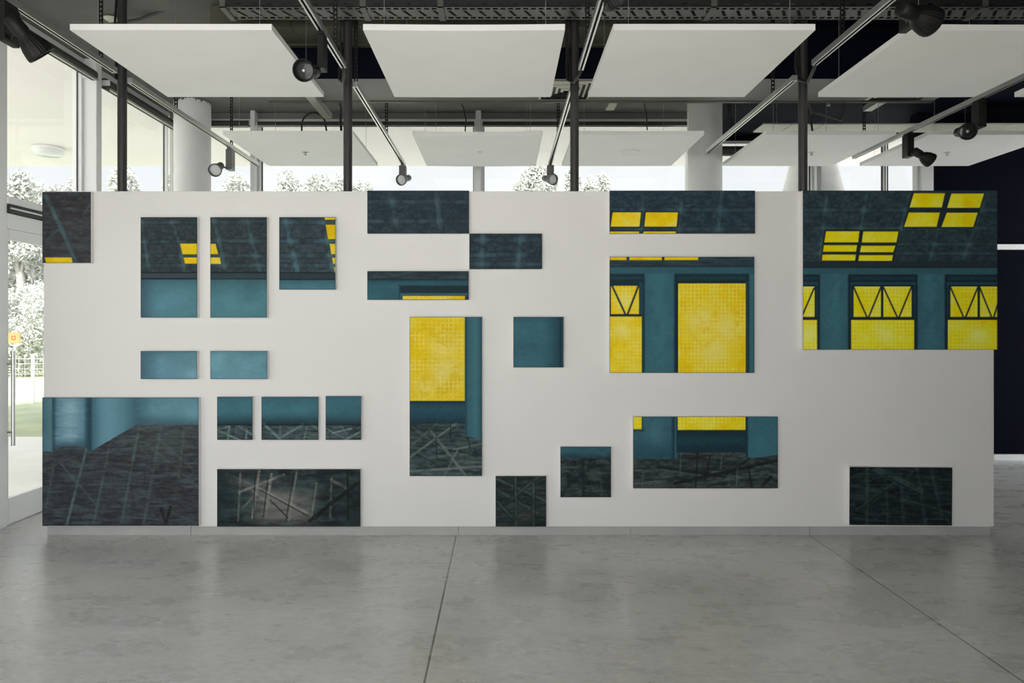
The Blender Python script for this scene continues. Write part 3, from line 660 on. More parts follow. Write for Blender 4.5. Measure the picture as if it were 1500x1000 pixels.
def art_T(A):
    o = A.rmask(0, 0, 2000, 2000); floorart(A, o, (32, 40, 42), (56, 70, 69), (17, 22, 25), .85); A.rough(o, (54, 68, 66), (15, 21, 24), 16, 9, .6, 8, .5)
    A.line((853, 672), (855, 725), 5, (20, 27, 30), .7, .2); A.line((828, 715), (868, 682), 5, (18, 24, 27), .6, .3); A.line((880, 700), (882, 726), 3, (52, 66, 65), .6, .4)
    m = A.rmask(800, 600, 900, 670.6, 1); A.mix((42, 76, 87), m); A.mix((24, 44, 52), m * np.clip((A.Y - 662) / 8, 0, 1) * .8); A.rough(m, (54, 90, 100), (36, 64, 74), 16, 10, .5, 5)
def art_U(A):
    c = lambda x, y: (700 + x / 3.261, 590 + y / 3.261)
    o = A.rmask(0, 0, 2000, 2000); floorart(A, o, (31, 39, 40), (52, 60, 58), (17, 21, 23), .8)
    for i, (p, q, w) in enumerate([((85, 360), (330, 470), 4), ((85, 410), (285, 525), 4.5), ((300, 345), (150, 465), 4.5), ((180, 345), (182, 590), 3), ((266, 380), (266, 590), 3.5), ((90, 470), (190, 570), 3)]):
        A.line(c(*p), c(*q), w + 2, (16, 20, 22), .7, .2, 60 + i); A.line(c(*p), c(*q), w, (58, 76, 72), .75, .5, 70 + i)
    A.glow(768, 755, 10, 8, (66, 66, 60), .4)
def art_W(A):
    c = lambda x, y: (1200 + x / 5.357, 660 + y / 5.357)
    o = A.rmask(0, 0, 2000, 2000); floorart(A, o, (17, 24, 26), (32, 43, 44), (6, 10, 12), .8)
    for i, (p, q, w, a) in enumerate([((440, 140), (790, 315), 10, .8), ((600, 250), (290, 478), 4, .9), ((375, 130), (375, 580), 5, .6), ((520, 220), (540, 580), 4, .6), ((635, 180), (665, 580), 5, .6), ((765, 130), (835, 585), 5, .6), ((875, 140), (965, 530), 5, .6), ((650, 385), (1045, 495), 6, .8), ((240, 275), (480, 320), 4, .6), ((430, 540), (510, 480), 3, .6), ((690, 200), (760, 140), 3, .5), ((950, 480), (1045, 580), 5, .5)]):
        A.line(c(*p), c(*q), w, (38, 53, 53), a * .85, .6, 70 + i, 2.2)
    for i, (p, q, w) in enumerate([((590, 262), (280, 490), 1.6), ((500, 190), (800, 345), 1.4), ((680, 400), (1040, 505), 1.4), ((250, 190), (330, 155), 3), ((270, 480), (350, 500), 3)]): A.line(c(*p), c(*q), w, (7, 11, 13), .9, .1, 90 + i)

def wall_level(x, y):   # brightness of the white wall around a picture, to judge its paint against
    v = float(np.interp(x, [100, 450, 700, 880, 1150, 1440], [193, 199, 196, 188, 176, 160]))
    if x > 700 and y > 560: v -= 10 * min(1, (x - 700) / 500)
    return v

PY = WY - .035    # plane of the painted faces
PAINTINGS = [
 ('A', (62, 281, 133, 385), art_A, 'dark painting overhanging top left corner of display wall, one yellow strip at its foot'),
 ('B', (206, 318, 289, 465), art_B, 'tall painting of dark roof over teal with yellow patches at its right edge'),
 ('C', (308, 318, 391, 465), art_C, 'tall painting of dark roof over teal with yellow patches at its left edge'),
 ('D', (409, 318, 491.5, 424), art_D, 'dark roof grid painting with a column of yellow pieces down its right edge'),
 ('E', (206, 514, 288.5, 555), art_E, 'small plain teal painting darkening to the left, above the large floor painting'),
 ('F', (308, 514, 391.5, 555), art_F, 'small plain pale teal painting above the row of three little floor paintings'),
 ('G', (62, 582, 291, 770), art_G, 'large painting of teal round pillar and dark floor, bottom left of display wall'),
 ('H', (318, 581, 370, 644), art_H, 'narrow teal and dark floor painting, left of the row of three'),
 ('I', (383, 581, 466.5, 644), art_I, 'widest teal and dark floor painting, middle of the row of three'),
 ('J', (477, 580, 529, 644), art_J, 'narrow teal and dark floor painting, right of the row of three'),
 ('K', (318, 687, 528, 771), art_K, 'wide dark painting of crossed beams around a pale grey centre, touching the plinth'),
 ('L', (538, 279, 687, 342), art_L, 'dark blue roof beam painting at the top edge of the wall, without any yellow'),
 ('M', (687.5, 342, 794, 394), art_M, 'dark roof beam painting whose upper left corner meets another painting'),
 ('N', (538, 397, 686.5, 439), art_N, 'low wide teal painting with a thin yellow strip along its bottom edge'),
 ('O', (600, 464, 706, 697), art_O, 'tall narrow painting of a yellow window above dark crossed floor'),
 ('P', (752, 464, 825.5, 538), art_P, 'small square all-teal painting with darker right side'),
 ('Q', (893, 279, 1106, 342), art_Q, 'wide dark roof painting at the wall top with two yellow panes on its left'),
 ('R', (893, 376, 1105, 546), art_R, 'nearly square painting of teal pillars, a big yellow window and a narrower one'),
 ('S', (927.5, 610, 1139.5, 715), art_S, 'wide painting with yellow band at top above teal walls and dark floor'),
 ('T', (821, 654, 895, 728), art_T, 'small square dark floor painting with a teal strip along its top'),
 ('U', (726, 697, 800, 771), art_U, 'small square dark painting of crossed beams standing at the plinth'),
 ('V', (1176, 279, 1461, 512), art_V, 'largest painting at top right corner, yellow skylights above windows with zigzag bars'),
 ('W', (1244, 684, 1394.5, 769), art_W, 'very dark green beam painting low at the right end of the wall'),
]
for i, (code, r, fn, label) in enumerate(PAINTINGS):
    A = Art(r, i + 3); fn(A); grain(A); edge(A)
    a = P(r[0], r[3], PY); c = P(r[2], r[1], PY)
    cx, cz = (a.x + c.x) / 2, (a.z + c.z) / 2
    t = thing('painting', (cx, WY, a.z), label, 'painting', 'paintings hung across the display wall')
    MB().box(a.x, c.x, PY + .0012, WY, a.z, c.z).build('canvas', M['canvas'], t)
    wl = lin([wall_level((r[0] + r[2]) / 2, (r[1] + r[3]) / 2)])[0]
    RGB = np.clip(lin(np.clip(A.C, 0, 255)) * .745 / wl, 0, .88)
    nx, ny = A.nx, A.ny
    vx, vz = np.meshgrid(np.linspace(a.x, c.x, nx), np.linspace(c.z, a.z, ny))
    co = np.stack([vx - cx, np.full_like(vx, PY - WY), vz - a.z], -1).reshape(-1, 3)
    idx = np.arange(nx * ny).reshape(ny, nx)
    q = np.stack([idx[1:, :-1], idx[1:, 1:], idx[:-1, 1:], idx[:-1, :-1]], -1).reshape(-1, 4)
    me = bpy.data.meshes.new('painted_face')
    me.vertices.add(len(co)); me.vertices.foreach_set('co', co.ravel().astype(np.float32))
    me.loops.add(q.size); me.loops.foreach_set('vertex_index', q.ravel().astype(np.int32))
    me.polygons.add(len(q)); me.polygons.foreach_set('loop_start', (np.arange(len(q)) * 4).astype(np.int32))
    me.update(calc_edges=True); me.validate()
    ca = me.color_attributes.new('paint', 'FLOAT_COLOR', 'POINT')
    ca.data.foreach_set('color', np.concatenate([RGB.reshape(-1, 3), np.ones((nx * ny, 1))], 1).astype(np.float32).ravel())
    me.materials.append(M['paint'])
    o = bpy.data.objects.new('painted_face', me); COL.objects.link(o); o.parent = t
    if code == 'W': t.rotation_euler = (0, math.radians(.35), 0)

# ------------------------------------------------------------------ poles
POLES = [(179, 'leftmost dark steel pole, rising beside the left glazing from the wall top'), (509.5, 'second dark steel pole from the left, between first two ceiling panels'),
         (841.5, 'dark steel pole on the wall top right of the middle, beside the air diffuser'), (1176, 'rightmost dark steel pole, rising from the largest painting')]
for (px, lab) in POLES:
    x = (px - 735) / 1000 * 4.94
    t = thing('steel_pole', (x, 4.94, WT), lab, 'pole', 'dark steel poles on top of the display wall')
    MB().tube([(x, 4.94, WT), (x, 4.94, CZ)], .0315, 24).build('shaft', M['darksteel'], t)
    MB().lathe([(0, .0), (0, .042), (.006, .042), (.006, .0315)], Matrix.Translation((x, 4.94, WT)), 24).build('foot_plate', M['darksteel'], t)
    k = MB()
    for j in range(3):
        k.tube([(x - .036 - .004 * j, 4.925 + .012 * j, CZ), (x - .05 - .004 * j, 4.92 + .012 * j, 3.6), (x - .036, 4.92 + .012 * j, 3.36), (x - .03, 4.90 + .012 * j, 3.27)], .006, 6)
    k.build('cable', M['rubber'], t)

# ------------------------------------------------------------------ hanging acoustic panels
PH = CAMZ + 1.69; PW = 1.157
PX = [-2.475, -.795, .640, 2.345, 3.80]
def make_panel(x0, y0, y1, label, sag):
    t = thing('ceiling_panel', (x0 + PW / 2, (y0 + y1) / 2, PH), label, 'ceiling panel', 'white panels hung below the ceiling')
    n = 16; vs = []; T = .035
    for i in range(n + 1):
        u = i / n; s_ = -sag * (1 - (2 * u - 1) ** 2)
        for yy in (y0, y1):
            for zz in (0, T): vs.append((x0 + PW * u, yy, PH + zz + s_ * (1.0 if yy == y0 else .6)))
    fs = []
    for i in range(n):
        a = i * 4; b_ = a + 4
        fs += [(a, b_, b_ + 2, a + 2), (a + 1, a + 3, b_ + 3, b_ + 1), (a, a + 1, b_ + 1, b_), (a + 2, b_ + 2, b_ + 3, a + 3)]
    fs += [(0, 2, 3, 1), (n * 4, n * 4 + 1, n * 4 + 3, n * 4 + 2)]
    MB().add(vs, fs).build('board', M['panel'], t)
    for u in (.09, .91):
        for yy in (y0 + .1, y1 - .1):
            w_ = MB().tube([(x0 + PW * u, yy, PH + T), (x0 + PW * u, yy, CZ)], .0016, 5).build('wire', M['alu'], t)
            sub(w_, MB().tube([(x0 + PW * u, yy, PH + T - .006), (x0 + PW * u, yy, PH + T + .025)], .006, 8).build('wire_anchor', M['black'], t))
names = [['front row ceiling panel at far left, beside the left glazing', 'front row ceiling panel between the second and third pole',
          'front row ceiling panel between the third and fourth pole', 'front row ceiling panel right of the rightmost pole', 'ceiling panel whose white corner just shows at the right edge of the photo'],
         ['rear row ceiling panel crossed by the second pole, small fitting underneath', 'rear row ceiling panel in the middle, above the far windows',
          'rear row ceiling panel with a round speaker, beside the right column', 'rear row ceiling panel crossed by the rightmost pole', 'rear row ceiling panel at far right, in front of the navy blind']]
for i, x0 in enumerate(PX):
    make_panel(x0, 3.912, 5.06, names[0][i], (.0, .004, .0, .004, 0)[i])
    make_panel(x0, 6.06, 7.25, names[1][i], (.002, .010, .004, .003, .002)[i])

# fittings under the rear panels
o = MB().lathe([(0, .0), (0, .075), (-.003, .08), (-.008, .095), (0, .105)], Matrix.Translation((1.245, 6.655, PH - .003)), 32)
tag(o.build('ceiling_speaker', M['whiteplastic'], None, (1.245, 6.655, PH)), 'white round speaker set under the rear panel left of the right column', 'speaker')
o = MB().lathe([(0, .0), (0, .03), (-.006, .03), (-.010, .0)], Matrix.Translation((-.215, 6.65, PH - .009)), 20)
tag(o.build('smoke_sensor', M['whiteplastic'], None, (-.215, 6.65, PH)), 'tiny white disc under the middle rear ceiling panel', 'sensor')
for (x, lab) in ((-1.92, 'small metal sprinkler under the left rear ceiling panel'), (3.03, 'small metal sprinkler under the rear panel right of the rightmost pole'), (4.36, 'small metal sprinkler under the far right rear panel')):
    z = PH - .002
    o = MB().lathe([(0, 0), (0, .034), (-.005, .032), (-.007, .012), (-.022, .009), (-.024, .018), (-.028, .018), (-.028, 0)], Matrix.Translation((x, 6.68, z)), 16)
    tag(o.build('sprinkler', M['alu'], None, (x, 6.68, PH)), lab, 'sprinkler')

# ------------------------------------------------------------------ lighting tracks
TZ = CAMZ + 1.74
def make_track(x, y0, y1, label, hangers):
    t = thing('lighting_track', (x, (y0 + y1) / 2, TZ), label, 'track', 'lighting tracks under the ceiling')
    pr = [(-.018, 0), (-.007, 0), (-.007, .022), (.007, .022), (.007, 0), (.018, 0), (.018, .036), (-.018, .036)]
    mb = MB(); n = len(pr)
    vs = [(x + a, yy, TZ + c) for yy in (y0, y1) for a, c in pr]
    for i in range(n):
        mb.add([vs[i], vs[(i + 1) % n], vs[n + (i + 1) % n], vs[n + i]], [(0, 1, 2, 3)], 1 if i in (1, 2, 3) else 0)
    mb.build('rail', [M['alu'], M['slot']], t)
    for yy in (y0, y1):
        MB().box(x - .0185, x + .0185, yy - .006, yy + .006, TZ - .001, TZ + .037).build('end_cap', M['alu'], t)
    for yy in hangers:
        h = MB()
        z0, z1 = TZ + .036, CZ; k = int((z1 - z0) / .03); st = (z1 - z0) / k
        h.box(x - .014, x - .006, yy - .002, yy + .002, z0, z1); h.box(x + .006, x + .014, yy - .002, yy + .002, z0, z1)
        for j in range(k): h.box(x - .006, x + .006, yy - .002, yy + .002, z0 + j * st, z0 + j * st + st * .45)
        h.build('hanger', M['black'], t)
make_track(-2.672, 1.2, 4.71, 'lighting track at upper left ending in front of the leftmost pole', [2.6, 4.55])
make_track(-2.672, 4.91, 7.47, 'lighting track running past the left column towards the far windows', [5.6, 6.75])
make_track(-1.072, 1.2, 4.62, 'lighting track ending in front of the second pole', [2.6, 4.4])
make_track(-1.072, 4.99, 7.47, 'lighting track from behind the second pole, window-lit lamp at its far end', [5.015, 6.35])
make_track(.540, 1.2, 4.66, 'lighting track ending in front of the third pole', [2.6, 4.3])
make_track(.525, 4.99, 7.45, 'lighting track from behind the third pole, window-lit lamp at its far end', [5.015, 6.35])
make_track(2.095, 1.2, 4.57, 'lighting track between panels ending just right of the rightmost pole', [2.6, 4.2])
make_track(2.085, 4.86, 6.93, 'lighting track ending in front of the right round column', [5.25, 6.25])
make_track(3.69, 1.2, 7.15, 'long lighting track at far right carrying two black lamps', [3.2, 5.1, 6.95])
# cable loops joining the track ends past the poles
for (xa, xp, lab) in ((.54, .522, 'black cable loop joining track to the third pole'), (2.095, 2.178, 'black cable loop joining track to the rightmost pole'), (-1.072, -1.114, 'black cable loop joining track to the second pole')):
    ye = {.54: 4.66, 2.095: 4.57, -1.072: 4.62}[xa]
    o = MB().tube([(xa, ye - .01, TZ + .012), (xa + (xp - xa) * .2, ye + .05, TZ - .012), (xp - .01, 4.84, TZ - .02), (xp - .05, 4.90, TZ + .02), (xp - .055, 4.93, TZ + .12), (xp - .045, 4.94, TZ + .3)], .011, 10)
    tag(o.build('cable_loop', M['rubber'], None, (xp, 4.85, TZ)), lab, 'cable')

# ------------------------------------------------------------------ spotlights
def spot(tx, Y, hp, d, label, finish, lens, boxd=.09, scale=1.0, bh=.20, bw=.04):
    """track lamp: adapter, driver box, arm, ribbed bell head; hp = middle of head, d = aim"""
    t = thing('track_spotlight', (tx, Y, TZ), label, 'spotlight', 'spotlights on the lighting tracks')
    F = M[finish]; hp = Vector(hp); d = Vector(d).normalized()
    bx = tx
    bev(MB().box(tx - .016, tx + .016, Y - .05, Y + .05, TZ - .018, TZ + .002).build('adapter', F, t), .003)
    bev(MB().box(bx - bw / 2, bx + bw / 2, Y - boxd / 2, Y + boxd / 2, TZ - .018 - bh, TZ - .018).build('driver_box', F, t), .004)
    s_ = scale; back = hp - d * .095 * s_
    m4 = orient(back, d)
    pr = [(0, 0), (0, .026), (.008, .036), (.07, .036), (.078, .032), (.09, .034), (.11, .045), (.14, .056), (.175, .062), (.188, .063), (.19, .060), (.176, .055), (.165, .052)]
    pr = [(a * s_, c * s_) for a, c in pr]
    head = MB().lathe(pr, m4, 96, 0, .03, (.092 * s_, .178 * s_), 24).build('lamp_head', F, t)
    ln_ = MB().lathe([(.166 * s_, .053 * s_), (.172 * s_, .035 * s_), (.174 * s_, 0)], m4, 32); sub(head, ln_.build('lens', M[lens], t))
    if lens == 'lensd':
        sub(head, MB().lathe([(.177 * s_, .012 * s_), (.185 * s_, .007 * s_), (.185 * s_, 0)], m4, 16).build('bulb_cap', M['alu'], t))
    pj = hp - d * .055 * s_
    q = Vector((bx, Y, TZ - .018 - bh + .02)); a = MB(); a.tube([q, (q + pj) / 2, pj], .009, 10); a.tube([pj + Vector((0, 0, -.02)), pj + Vector((0, 0, .02))], .014, 12)
    a.build('arm', F, t)
def at(x, y, Y): return P(x, y, Y)
spot(-2.672, 3.70, at(38, 54, 3.62), (.46, .50, -.74), 'large black ribbed spotlight in the upper left corner of the photo', 'black', 'lensd', .12, 1.15, .20)
spot(-1.072, 4.08, at(453, 104, 3.98), (-.12, -.93, -.30), 'black spotlight facing out over the first panel, on track left of second pole', 'black', 'lensd')
spot(-1.072, 7.40, at(593, 262, 7.33), (-.38, -.85, -.32), 'window-lit spotlight with pale lens at track end left of middle, before the far windows', 'litlamp', 'lensw', .08, .95, .17, .075)
spot(.525, 7.38, at(804, 262, 7.31), (.50, -.80, -.26), 'window-lit spotlight with pale lens at track end left of third pole, before far windows', 'litlamp', 'lensw', .08, .95, .14, .075)
spot(-2.672, 6.72, at(319, 246, 6.62), (.04, -.86, -.45), 'window-lit spotlight with pale lens beside the left round column', 'litlamp', 'lensw', bw=.06)
spot(.540, 3.45, at(896, -22, 3.40), (.55, .25, -.75), 'black spotlight whose rim just shows at top edge above third panel', 'black', 'lensd', .09, 1.1, .12)
spot(2.095, 3.52, at(1342, 22, 3.42), (.90, .32, -.20), 'large black ribbed spotlight under the cable tray at upper right', 'black', 'lensd', .10, 1.15)
spot(3.69, 6.20, at(1351, 228, 6.10), (.86, .05, -.46), 'black spotlight aimed down right, nearer the rear end of the far right track', 'black', 'lensd', bw=.06)
spot(3.69, 5.28, at(1411, 193, 5.20), (-.22, -.93, -.22), 'black spotlight facing out over far right rear panel, front one on its track', 'black', 'lensd', bw=.06)

# ------------------------------------------------------------------ ceiling services
# cable tray across the room
TY0, TY1, TTZ = 4.66, 4.86, CAMZ + 2.172
tx0, tx1 = P(327, 20, 4.7).x, XR - .02
t = thing('cable_tray', (2, 4.76, TTZ), 'long perforated metal cable tray across the top of the photo', 'cable tray')
b_ = MB(); st = .105; n = int((tx1 - tx0) / st)
b_.box(tx0, tx1, TY0, TY0 + .016, TTZ, TTZ + .003); b_.box(tx0, tx1, TY1 - .016, TY1, TTZ, TTZ + .003)
b_.box(tx0, tx1, TY0 + .046, TY0 + .058, TTZ, TTZ + .003); b_.box(tx0, tx1, TY1 - .058, TY1 - .046, TTZ, TTZ + .003)
for i in range(n):
    x = tx0 + i * st
    for k in (0, .0525): b_.box(x + k, x + k + .018, TY0 + .016, TY0 + .046, TTZ, TTZ + .003); b_.box(x + k, x + k + .018, TY1 - .046, TY1 - .016, TTZ, TTZ + .003)
    sk = .022
    b_.add([(x + .012 - sk, TY0 + .058, TTZ), (x + .092 - sk, TY0 + .058, TTZ), (x + .092 + sk, TY1 - .058, TTZ), (x + .012 + sk, TY1 - .058, TTZ),
            (x + .012 - sk, TY0 + .058, TTZ + .003), (x + .092 - sk, TY0 + .058, TTZ + .003), (x + .092 + sk, TY1 - .058, TTZ + .003), (x + .012 + sk, TY1 - .058, TTZ + .003)],
           [(0, 1, 2, 3), (4, 7, 6, 5), (0, 4, 5, 1), (1, 5, 6, 2), (2, 6, 7, 3), (3, 7, 4, 0)])
b_.build('tray_base', M['tray'], t)
s2 = MB()
for yy in (TY0, TY1 - .003):
    s2.box(tx0, tx1, yy, yy + .003, TTZ, TTZ + .014); s2.box(tx0, tx1, yy, yy + .003, TTZ + .024, TTZ + .06)
    for i in range(n): s2.box(tx0 + i * st + .035, tx0 + i * st + st, yy, yy + .003, TTZ + .014, TTZ + .024)
s2.build('side_rail', M['trayb'], t)
for x in (tx0 + .01, -.95, -.42, 1.45, 3.3):
    h = MB(); h.box(x - .02, x + .02, TY0 - .004, TY0 + .0, TTZ - .008, CZ); h.box(x - .02, x + .02, TY1, TY1 + .004, TTZ - .008, CZ); h.box(x - .02, x + .02, TY0 - .004, TY1 + .004, TTZ - .008, TTZ)
    h.build('bracket', M['tray'], t)
cb = MB()
for j in range(5): cb.tube([(tx0 + .05, TY0 + .05 + j * .026, TTZ + .016), (1.2, TY0 + .04 + j * .028, TTZ + .016), (tx1 - .05, TY0 + .05 + j * .026, TTZ + .016)], .010, 8)
cb.build('cable', M['rubber'], t)

# sheet-metal duct and boxed bulkhead behind the tray
t = thing('air_duct', (-.7, 5.12, 3.70), 'olive sheet metal duct behind the cable tray, right above the wall', 'duct')
dm = MB()
for a in np.arange(-2.15, .9, .6): dm.box(a + .002, a + .598, 5.03, 5.38, 3.695, CZ - .004)
bev(dm.build('casing', M['duct'], t), .002, 1)
MB().box(-2.15, 1.04, 5.33, 5.38, 3.685, 3.70).build('flange', M['duct'], t)
BZ = CAMZ + 1.95
o = MB(); o.box(-2.02, 3.75, 5.40, 5.94, BZ, CZ - .001, 0)
o.f.pop(); o.m.pop(); o.sm.pop()
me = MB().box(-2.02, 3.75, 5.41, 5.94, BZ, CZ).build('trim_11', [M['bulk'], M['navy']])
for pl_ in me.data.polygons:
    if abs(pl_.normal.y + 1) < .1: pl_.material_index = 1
struct(me)
e = MB(); 
e.box(-2.02, 3.75, 5.935, 5.965, BZ - .012, BZ + .012)
struct(e.build('trim_12', M['duct']))

# air diffusers set in the bulkhead
def diffuser(cx, cy, sz, label):
    t = thing('air_diffuser', (cx, cy, BZ), label, 'vent')
    f = MB()
    for k in range(5):
        h1 = sz / 2 - k * sz * .1; h0 = h1 - sz * .055; z1 = BZ - .012 + .004 * (k % 2); z0 = BZ + .0
        vs = [(cx - h1, cy - h1, z0), (cx + h1, cy - h1, z0), (cx + h1, cy + h1, z0), (cx - h1, cy + h1, z0), (cx - h0, cy - h0, z1), (cx + h0, cy - h0, z1), (cx + h0, cy + h0, z1), (cx - h0, cy + h0, z1)]
        f.add(vs, [(0, 1, 5, 4), (1, 2, 6, 5), (2, 3, 7, 6), (3, 0, 4, 7)])
    f.build('louvre', M['cream'], t)
    MB().box(cx - sz / 2, cx + sz / 2, cy - sz / 2, cy + sz / 2, BZ - .002, BZ).build('back_plate', M['slot'], t)
diffuser(.53, 5.67, .44, 'square air diffuser in the bulkhead beside the third pole')
diffuser(3.38, 5.67, .50, 'square air diffuser partly hidden above the panel at the right')

# short mounting channels under the slab
for (x, y0, y1, z, lab) in ((-1.60, 5.2, 6.28, CAMZ + 1.985, 'grey metal channel behind the first panel, left of second pole'), (1.0, 5.97, 6.33, CAMZ + 1.99, 'short grey metal channel above the rear panel with the speaker'), (3.42, 5.97, 6.39, CAMZ + 2.0, 'short grey metal channel above the rear panel at the right')):
    t = thing('mounting_channel', (x, (y0 + y1) / 2, z), lab, 'channel')
    if y0 < 5.5: z = BZ - .05
    MB().box(x - .04, x + .04, y0, y1, z, z + .003).box(x - .04, x - .037, y0, y1, z, z + .045).box(x + .037, x + .04, y0, y1, z, z + .045).build('channel', M['alu'], t)
    MB().tube([(x, y1 - .05, z), (x, y1 - .05, CZ)], .005, 8).build('rod', M['alu'], t)

# cream canopy board above the right rear panels
t = thing('canopy_board', (4.4, 7.25, 3.58), 'cream seamed board hung above the rear panels at the right', 'board')
k = MB(); xs = [2.72, 3.02, 3.35, 4.3, 5.3, 6.3]
for a, c in zip(xs, xs[1:]): k.box(a + .004, c - .004, 7.10, 7.40, 3.587, 3.60)
k.build('board', M['cream'], t)
for x in (2.9, 4.0, 5.0, 6.0): MB().tube([(x, 7.2, 3.6), (x, 7.2, CZ)], .003, 6).build('wire', M['alu'], t)

# hoses, pipes and loose cables
pts = [P(442, 196, 6.5)] + [P(459.5 - 17.5 * math.cos(g), 184 - 19 * math.sin(g), 6.5) for g in np.linspace(0, math.pi, 14)] + [P(479, 196, 6.5)]
tag(MB().tube(pts, .009, 10).build('flexible_hose', M['rubber'], None, P(460, 190, 6.5)), 'black arched hose standing above the left rear ceiling panel', 'hose')
tag(MB().tube([P(497, 148, 6.0), P(500, 158, 6.1), P(499, 176, 6.2), P(500, 193, 6.3)], .012, 10).build('flexible_hose', M['rubber'], None, P(498, 150, 6.0)), 'black hose dropping just left of the second pole', 'hose')
tag(MB().tube([P(674, 148, 6.0), P(679, 158, 6.1), P(682.5, 175, 6.2), P(681.5, 192, 6.3)], .006, 8).build('loose_cable', M['rubber'], None, P(676, 150, 6.0)), 'thin black cable curving down to the middle rear panel', 'cable')
tag(MB().tube([P(943, 148, 6.0), P(947, 168, 6.1), P(948, 190, 6.4)], .006, 8).build('loose_cable', M['rubber'], None, P(945, 150, 6.0)), 'thin black cable dropping onto rear panel beside the right column', 'cable')
tag(MB().tube([P(1184, 150, 6.2), P(1190, 165, 6.25), P(1203, 167, 6.3), P(1222, 173, 6.4), P(1232, 176, 6.4), P(1235, 168, 6.4), P(1236, 150, 6.4), P(1236, 120, 6.45)], .012, 10).build('metal_pipe', M['pipe'], None, P(1210, 165, 6.3)), 'bent grey pipe right of the rightmost pole', 'pipe')
tag(MB().tube([P(1190, 192, 6.3), P(1188, 178, 6.3), P(1192, 168, 6.3), P(1184, 152, 6.3)], .010, 8).build('flexible_hose', M['rubber'], None, P(1188, 180, 6.3)), 'black hose rising close right of the rightmost pole', 'hose')
tag(MB().tube([P(165, 36, 5.25), P(205, 29, 5.2), P(235, 18, 5.15), P(262, 4, 5.1), P(285, 2, 5.04)], .015, 10).build('metal_pipe', M['pipe'], None, P(230, 20, 5.15)), 'curved grey conduit above the first panel at upper left', 'pipe')
o = MB().lathe([(0, 0), (0, .055), (-.008, .05), (-.02, .03), (-.022, 0)], Matrix.Translation(P(163, 27, 5.235)), 20)
tag(o.build('smoke_sensor', M['greenlight'], None, P(163, 27, 5.235)), 'pale round sensor on the dark ceiling near the leftmost pole', 'sensor')
for (x, Y, lab) in ((1214, 6.3, 'small pale sprinkler head under the bulkhead right of the rightmost pole'),):
    p_ = P(x, 150, Y); z = p_.z
    o = MB().tube([(p_.x, Y, CZ), (p_.x, Y, z - .02)], .008, 8); o.lathe([(0, .008), (-.012, .016), (-.02, .016), (-.022, 0)], Matrix.Translation((p_.x, Y, z - .012)), 12)
    tag(o.build('sprinkler', M['cream'], None, (p_.x, Y, CZ)), lab, 'sprinkler')

# ------------------------------------------------------------------ outdoors
struct(MB().box(-14, 9, YF + .12, 9.3, -.16, -.02).box(-14, XL - .12, -6, YF + .12, -.16, -.02).box(-5, 30, 9.3, 17, -.16, -.02).box(XR + .1, 30, -1.3, YF + .12, -.16, -.02).build('paving', M['paving']))  # unseen stretch beyond the far windows added to bounce pale light up
struct(MB().box(-14, 30, -14, -1.3, -.18, -.02).build('terrace', M['paving']))
lw = MB().box(-70, 60, 9.3, 75, -.2, -.03).box(-70, -14, -20, 9.3, -.2, -.03)
struct(lw.build('lawn', M['grass']))
# roof overhang outside, continuing from the slab; unseen near left part added to cut sky light
so = MB(); so.box(-10, 2.28, YF + .13, 10.1, 3.852, 4.1); so.box(2.28, 9, 8.63, 10.1, 3.852, 4.1); so.box(-10, XL - .13, -1.3, YF + .13, 3.852, 4.1)
struct(so.build('ceiling_overhang', M['soffit']))
t = thing('ceiling_lamp', (-6.0, 9.04, 3.852), 'round pale lamp on the cream overhang outside the left window', 'lamp')
MB().lathe([(0, .0), (0, .19), (-.05, .19), (-.055, .17)], Matrix.Translation((-6.0, 9.04, 3.852)), 32).build('base', M['whiteplastic'], t)
MB().lathe([(-.055, .178), (-.09, .175), (-.105, .15), (-.11, 0)], Matrix.Translation((-6.0, 9.04, 3.852)), 32).build('diffuser', M['lensw'], t)
t = thing('outdoor_column', (4.35, 9.55, 0), 'thick white column outside the recessed window right of the rightmost pole', 'column')
MB().lathe([(-.02, .50), (2.6, .47), (3.2, .44), (3.85, .28)], Matrix.Translation((4.35, 9.55, 0)), 40).build('shaft', M['colwhite'], t)

def leaves(mb, c, rx, rz, n, size, rng):
    for _ in range(n):
        v = Vector((rng.gauss(0, 1), rng.gauss(0, 1), rng.gauss(0, 1))).normalized() * (rng.random() ** .4)
        p = Vector((c[0] + v.x * rx, c[1] + v.y * rx, c[2] + v.z * rz))
        a = Vector((rng.uniform(-1, 1), rng.uniform(-1, 1), rng.uniform(-1, 1))).normalized(); bb = a.orthogonal().normalized()
        s_ = size * rng.uniform(.6, 1.3)
        mb.add([p - a * s_, p + bb * s_ * .4, p + a * s_, p - bb * s_ * .4], [(0, 1, 2, 3)])
def tree(x, Y, h, r, label, mat='leafpale', seed=0, n=15000, size=.10, grp='trees beyond the far windows'):
    h *= 1.16
    rng = random.Random(seed); t = thing('tree', (x, Y, -.03), label, 'tree', grp)
    tk = MB(); tk.tube([(x, Y, -.03), (x + .1, Y, h * .3), (x - .05, Y, h * .6), (x, Y, h * .85)], .16, 8)
    for k in range(5):
        g = rng.uniform(0, 6.28); tk.tube([(x, Y, h * .45), (x + math.cos(g) * r * .4, Y + math.sin(g) * r * .4, h * .65), (x + math.cos(g) * r * .7, Y + math.sin(g) * r * .7, h * .8)], .06, 6)
    tk.build('trunk', M['bark'], t)
    lf = MB()
    for k in range(16):
        g = rng.uniform(0, 6.28); q = rng.random() ** .6 * r * .8; zz = h * rng.uniform(.38, .93)
        leaves(lf, (x + math.cos(g) * q, Y + math.sin(g) * q, zz), r * rng.uniform(.25, .42), h * rng.uniform(.06, .11), n // 16, size, rng)
    lf.build('foliage', M[mat], t)
def px2x(px, Y): return (px - 735) / 1000 * Y
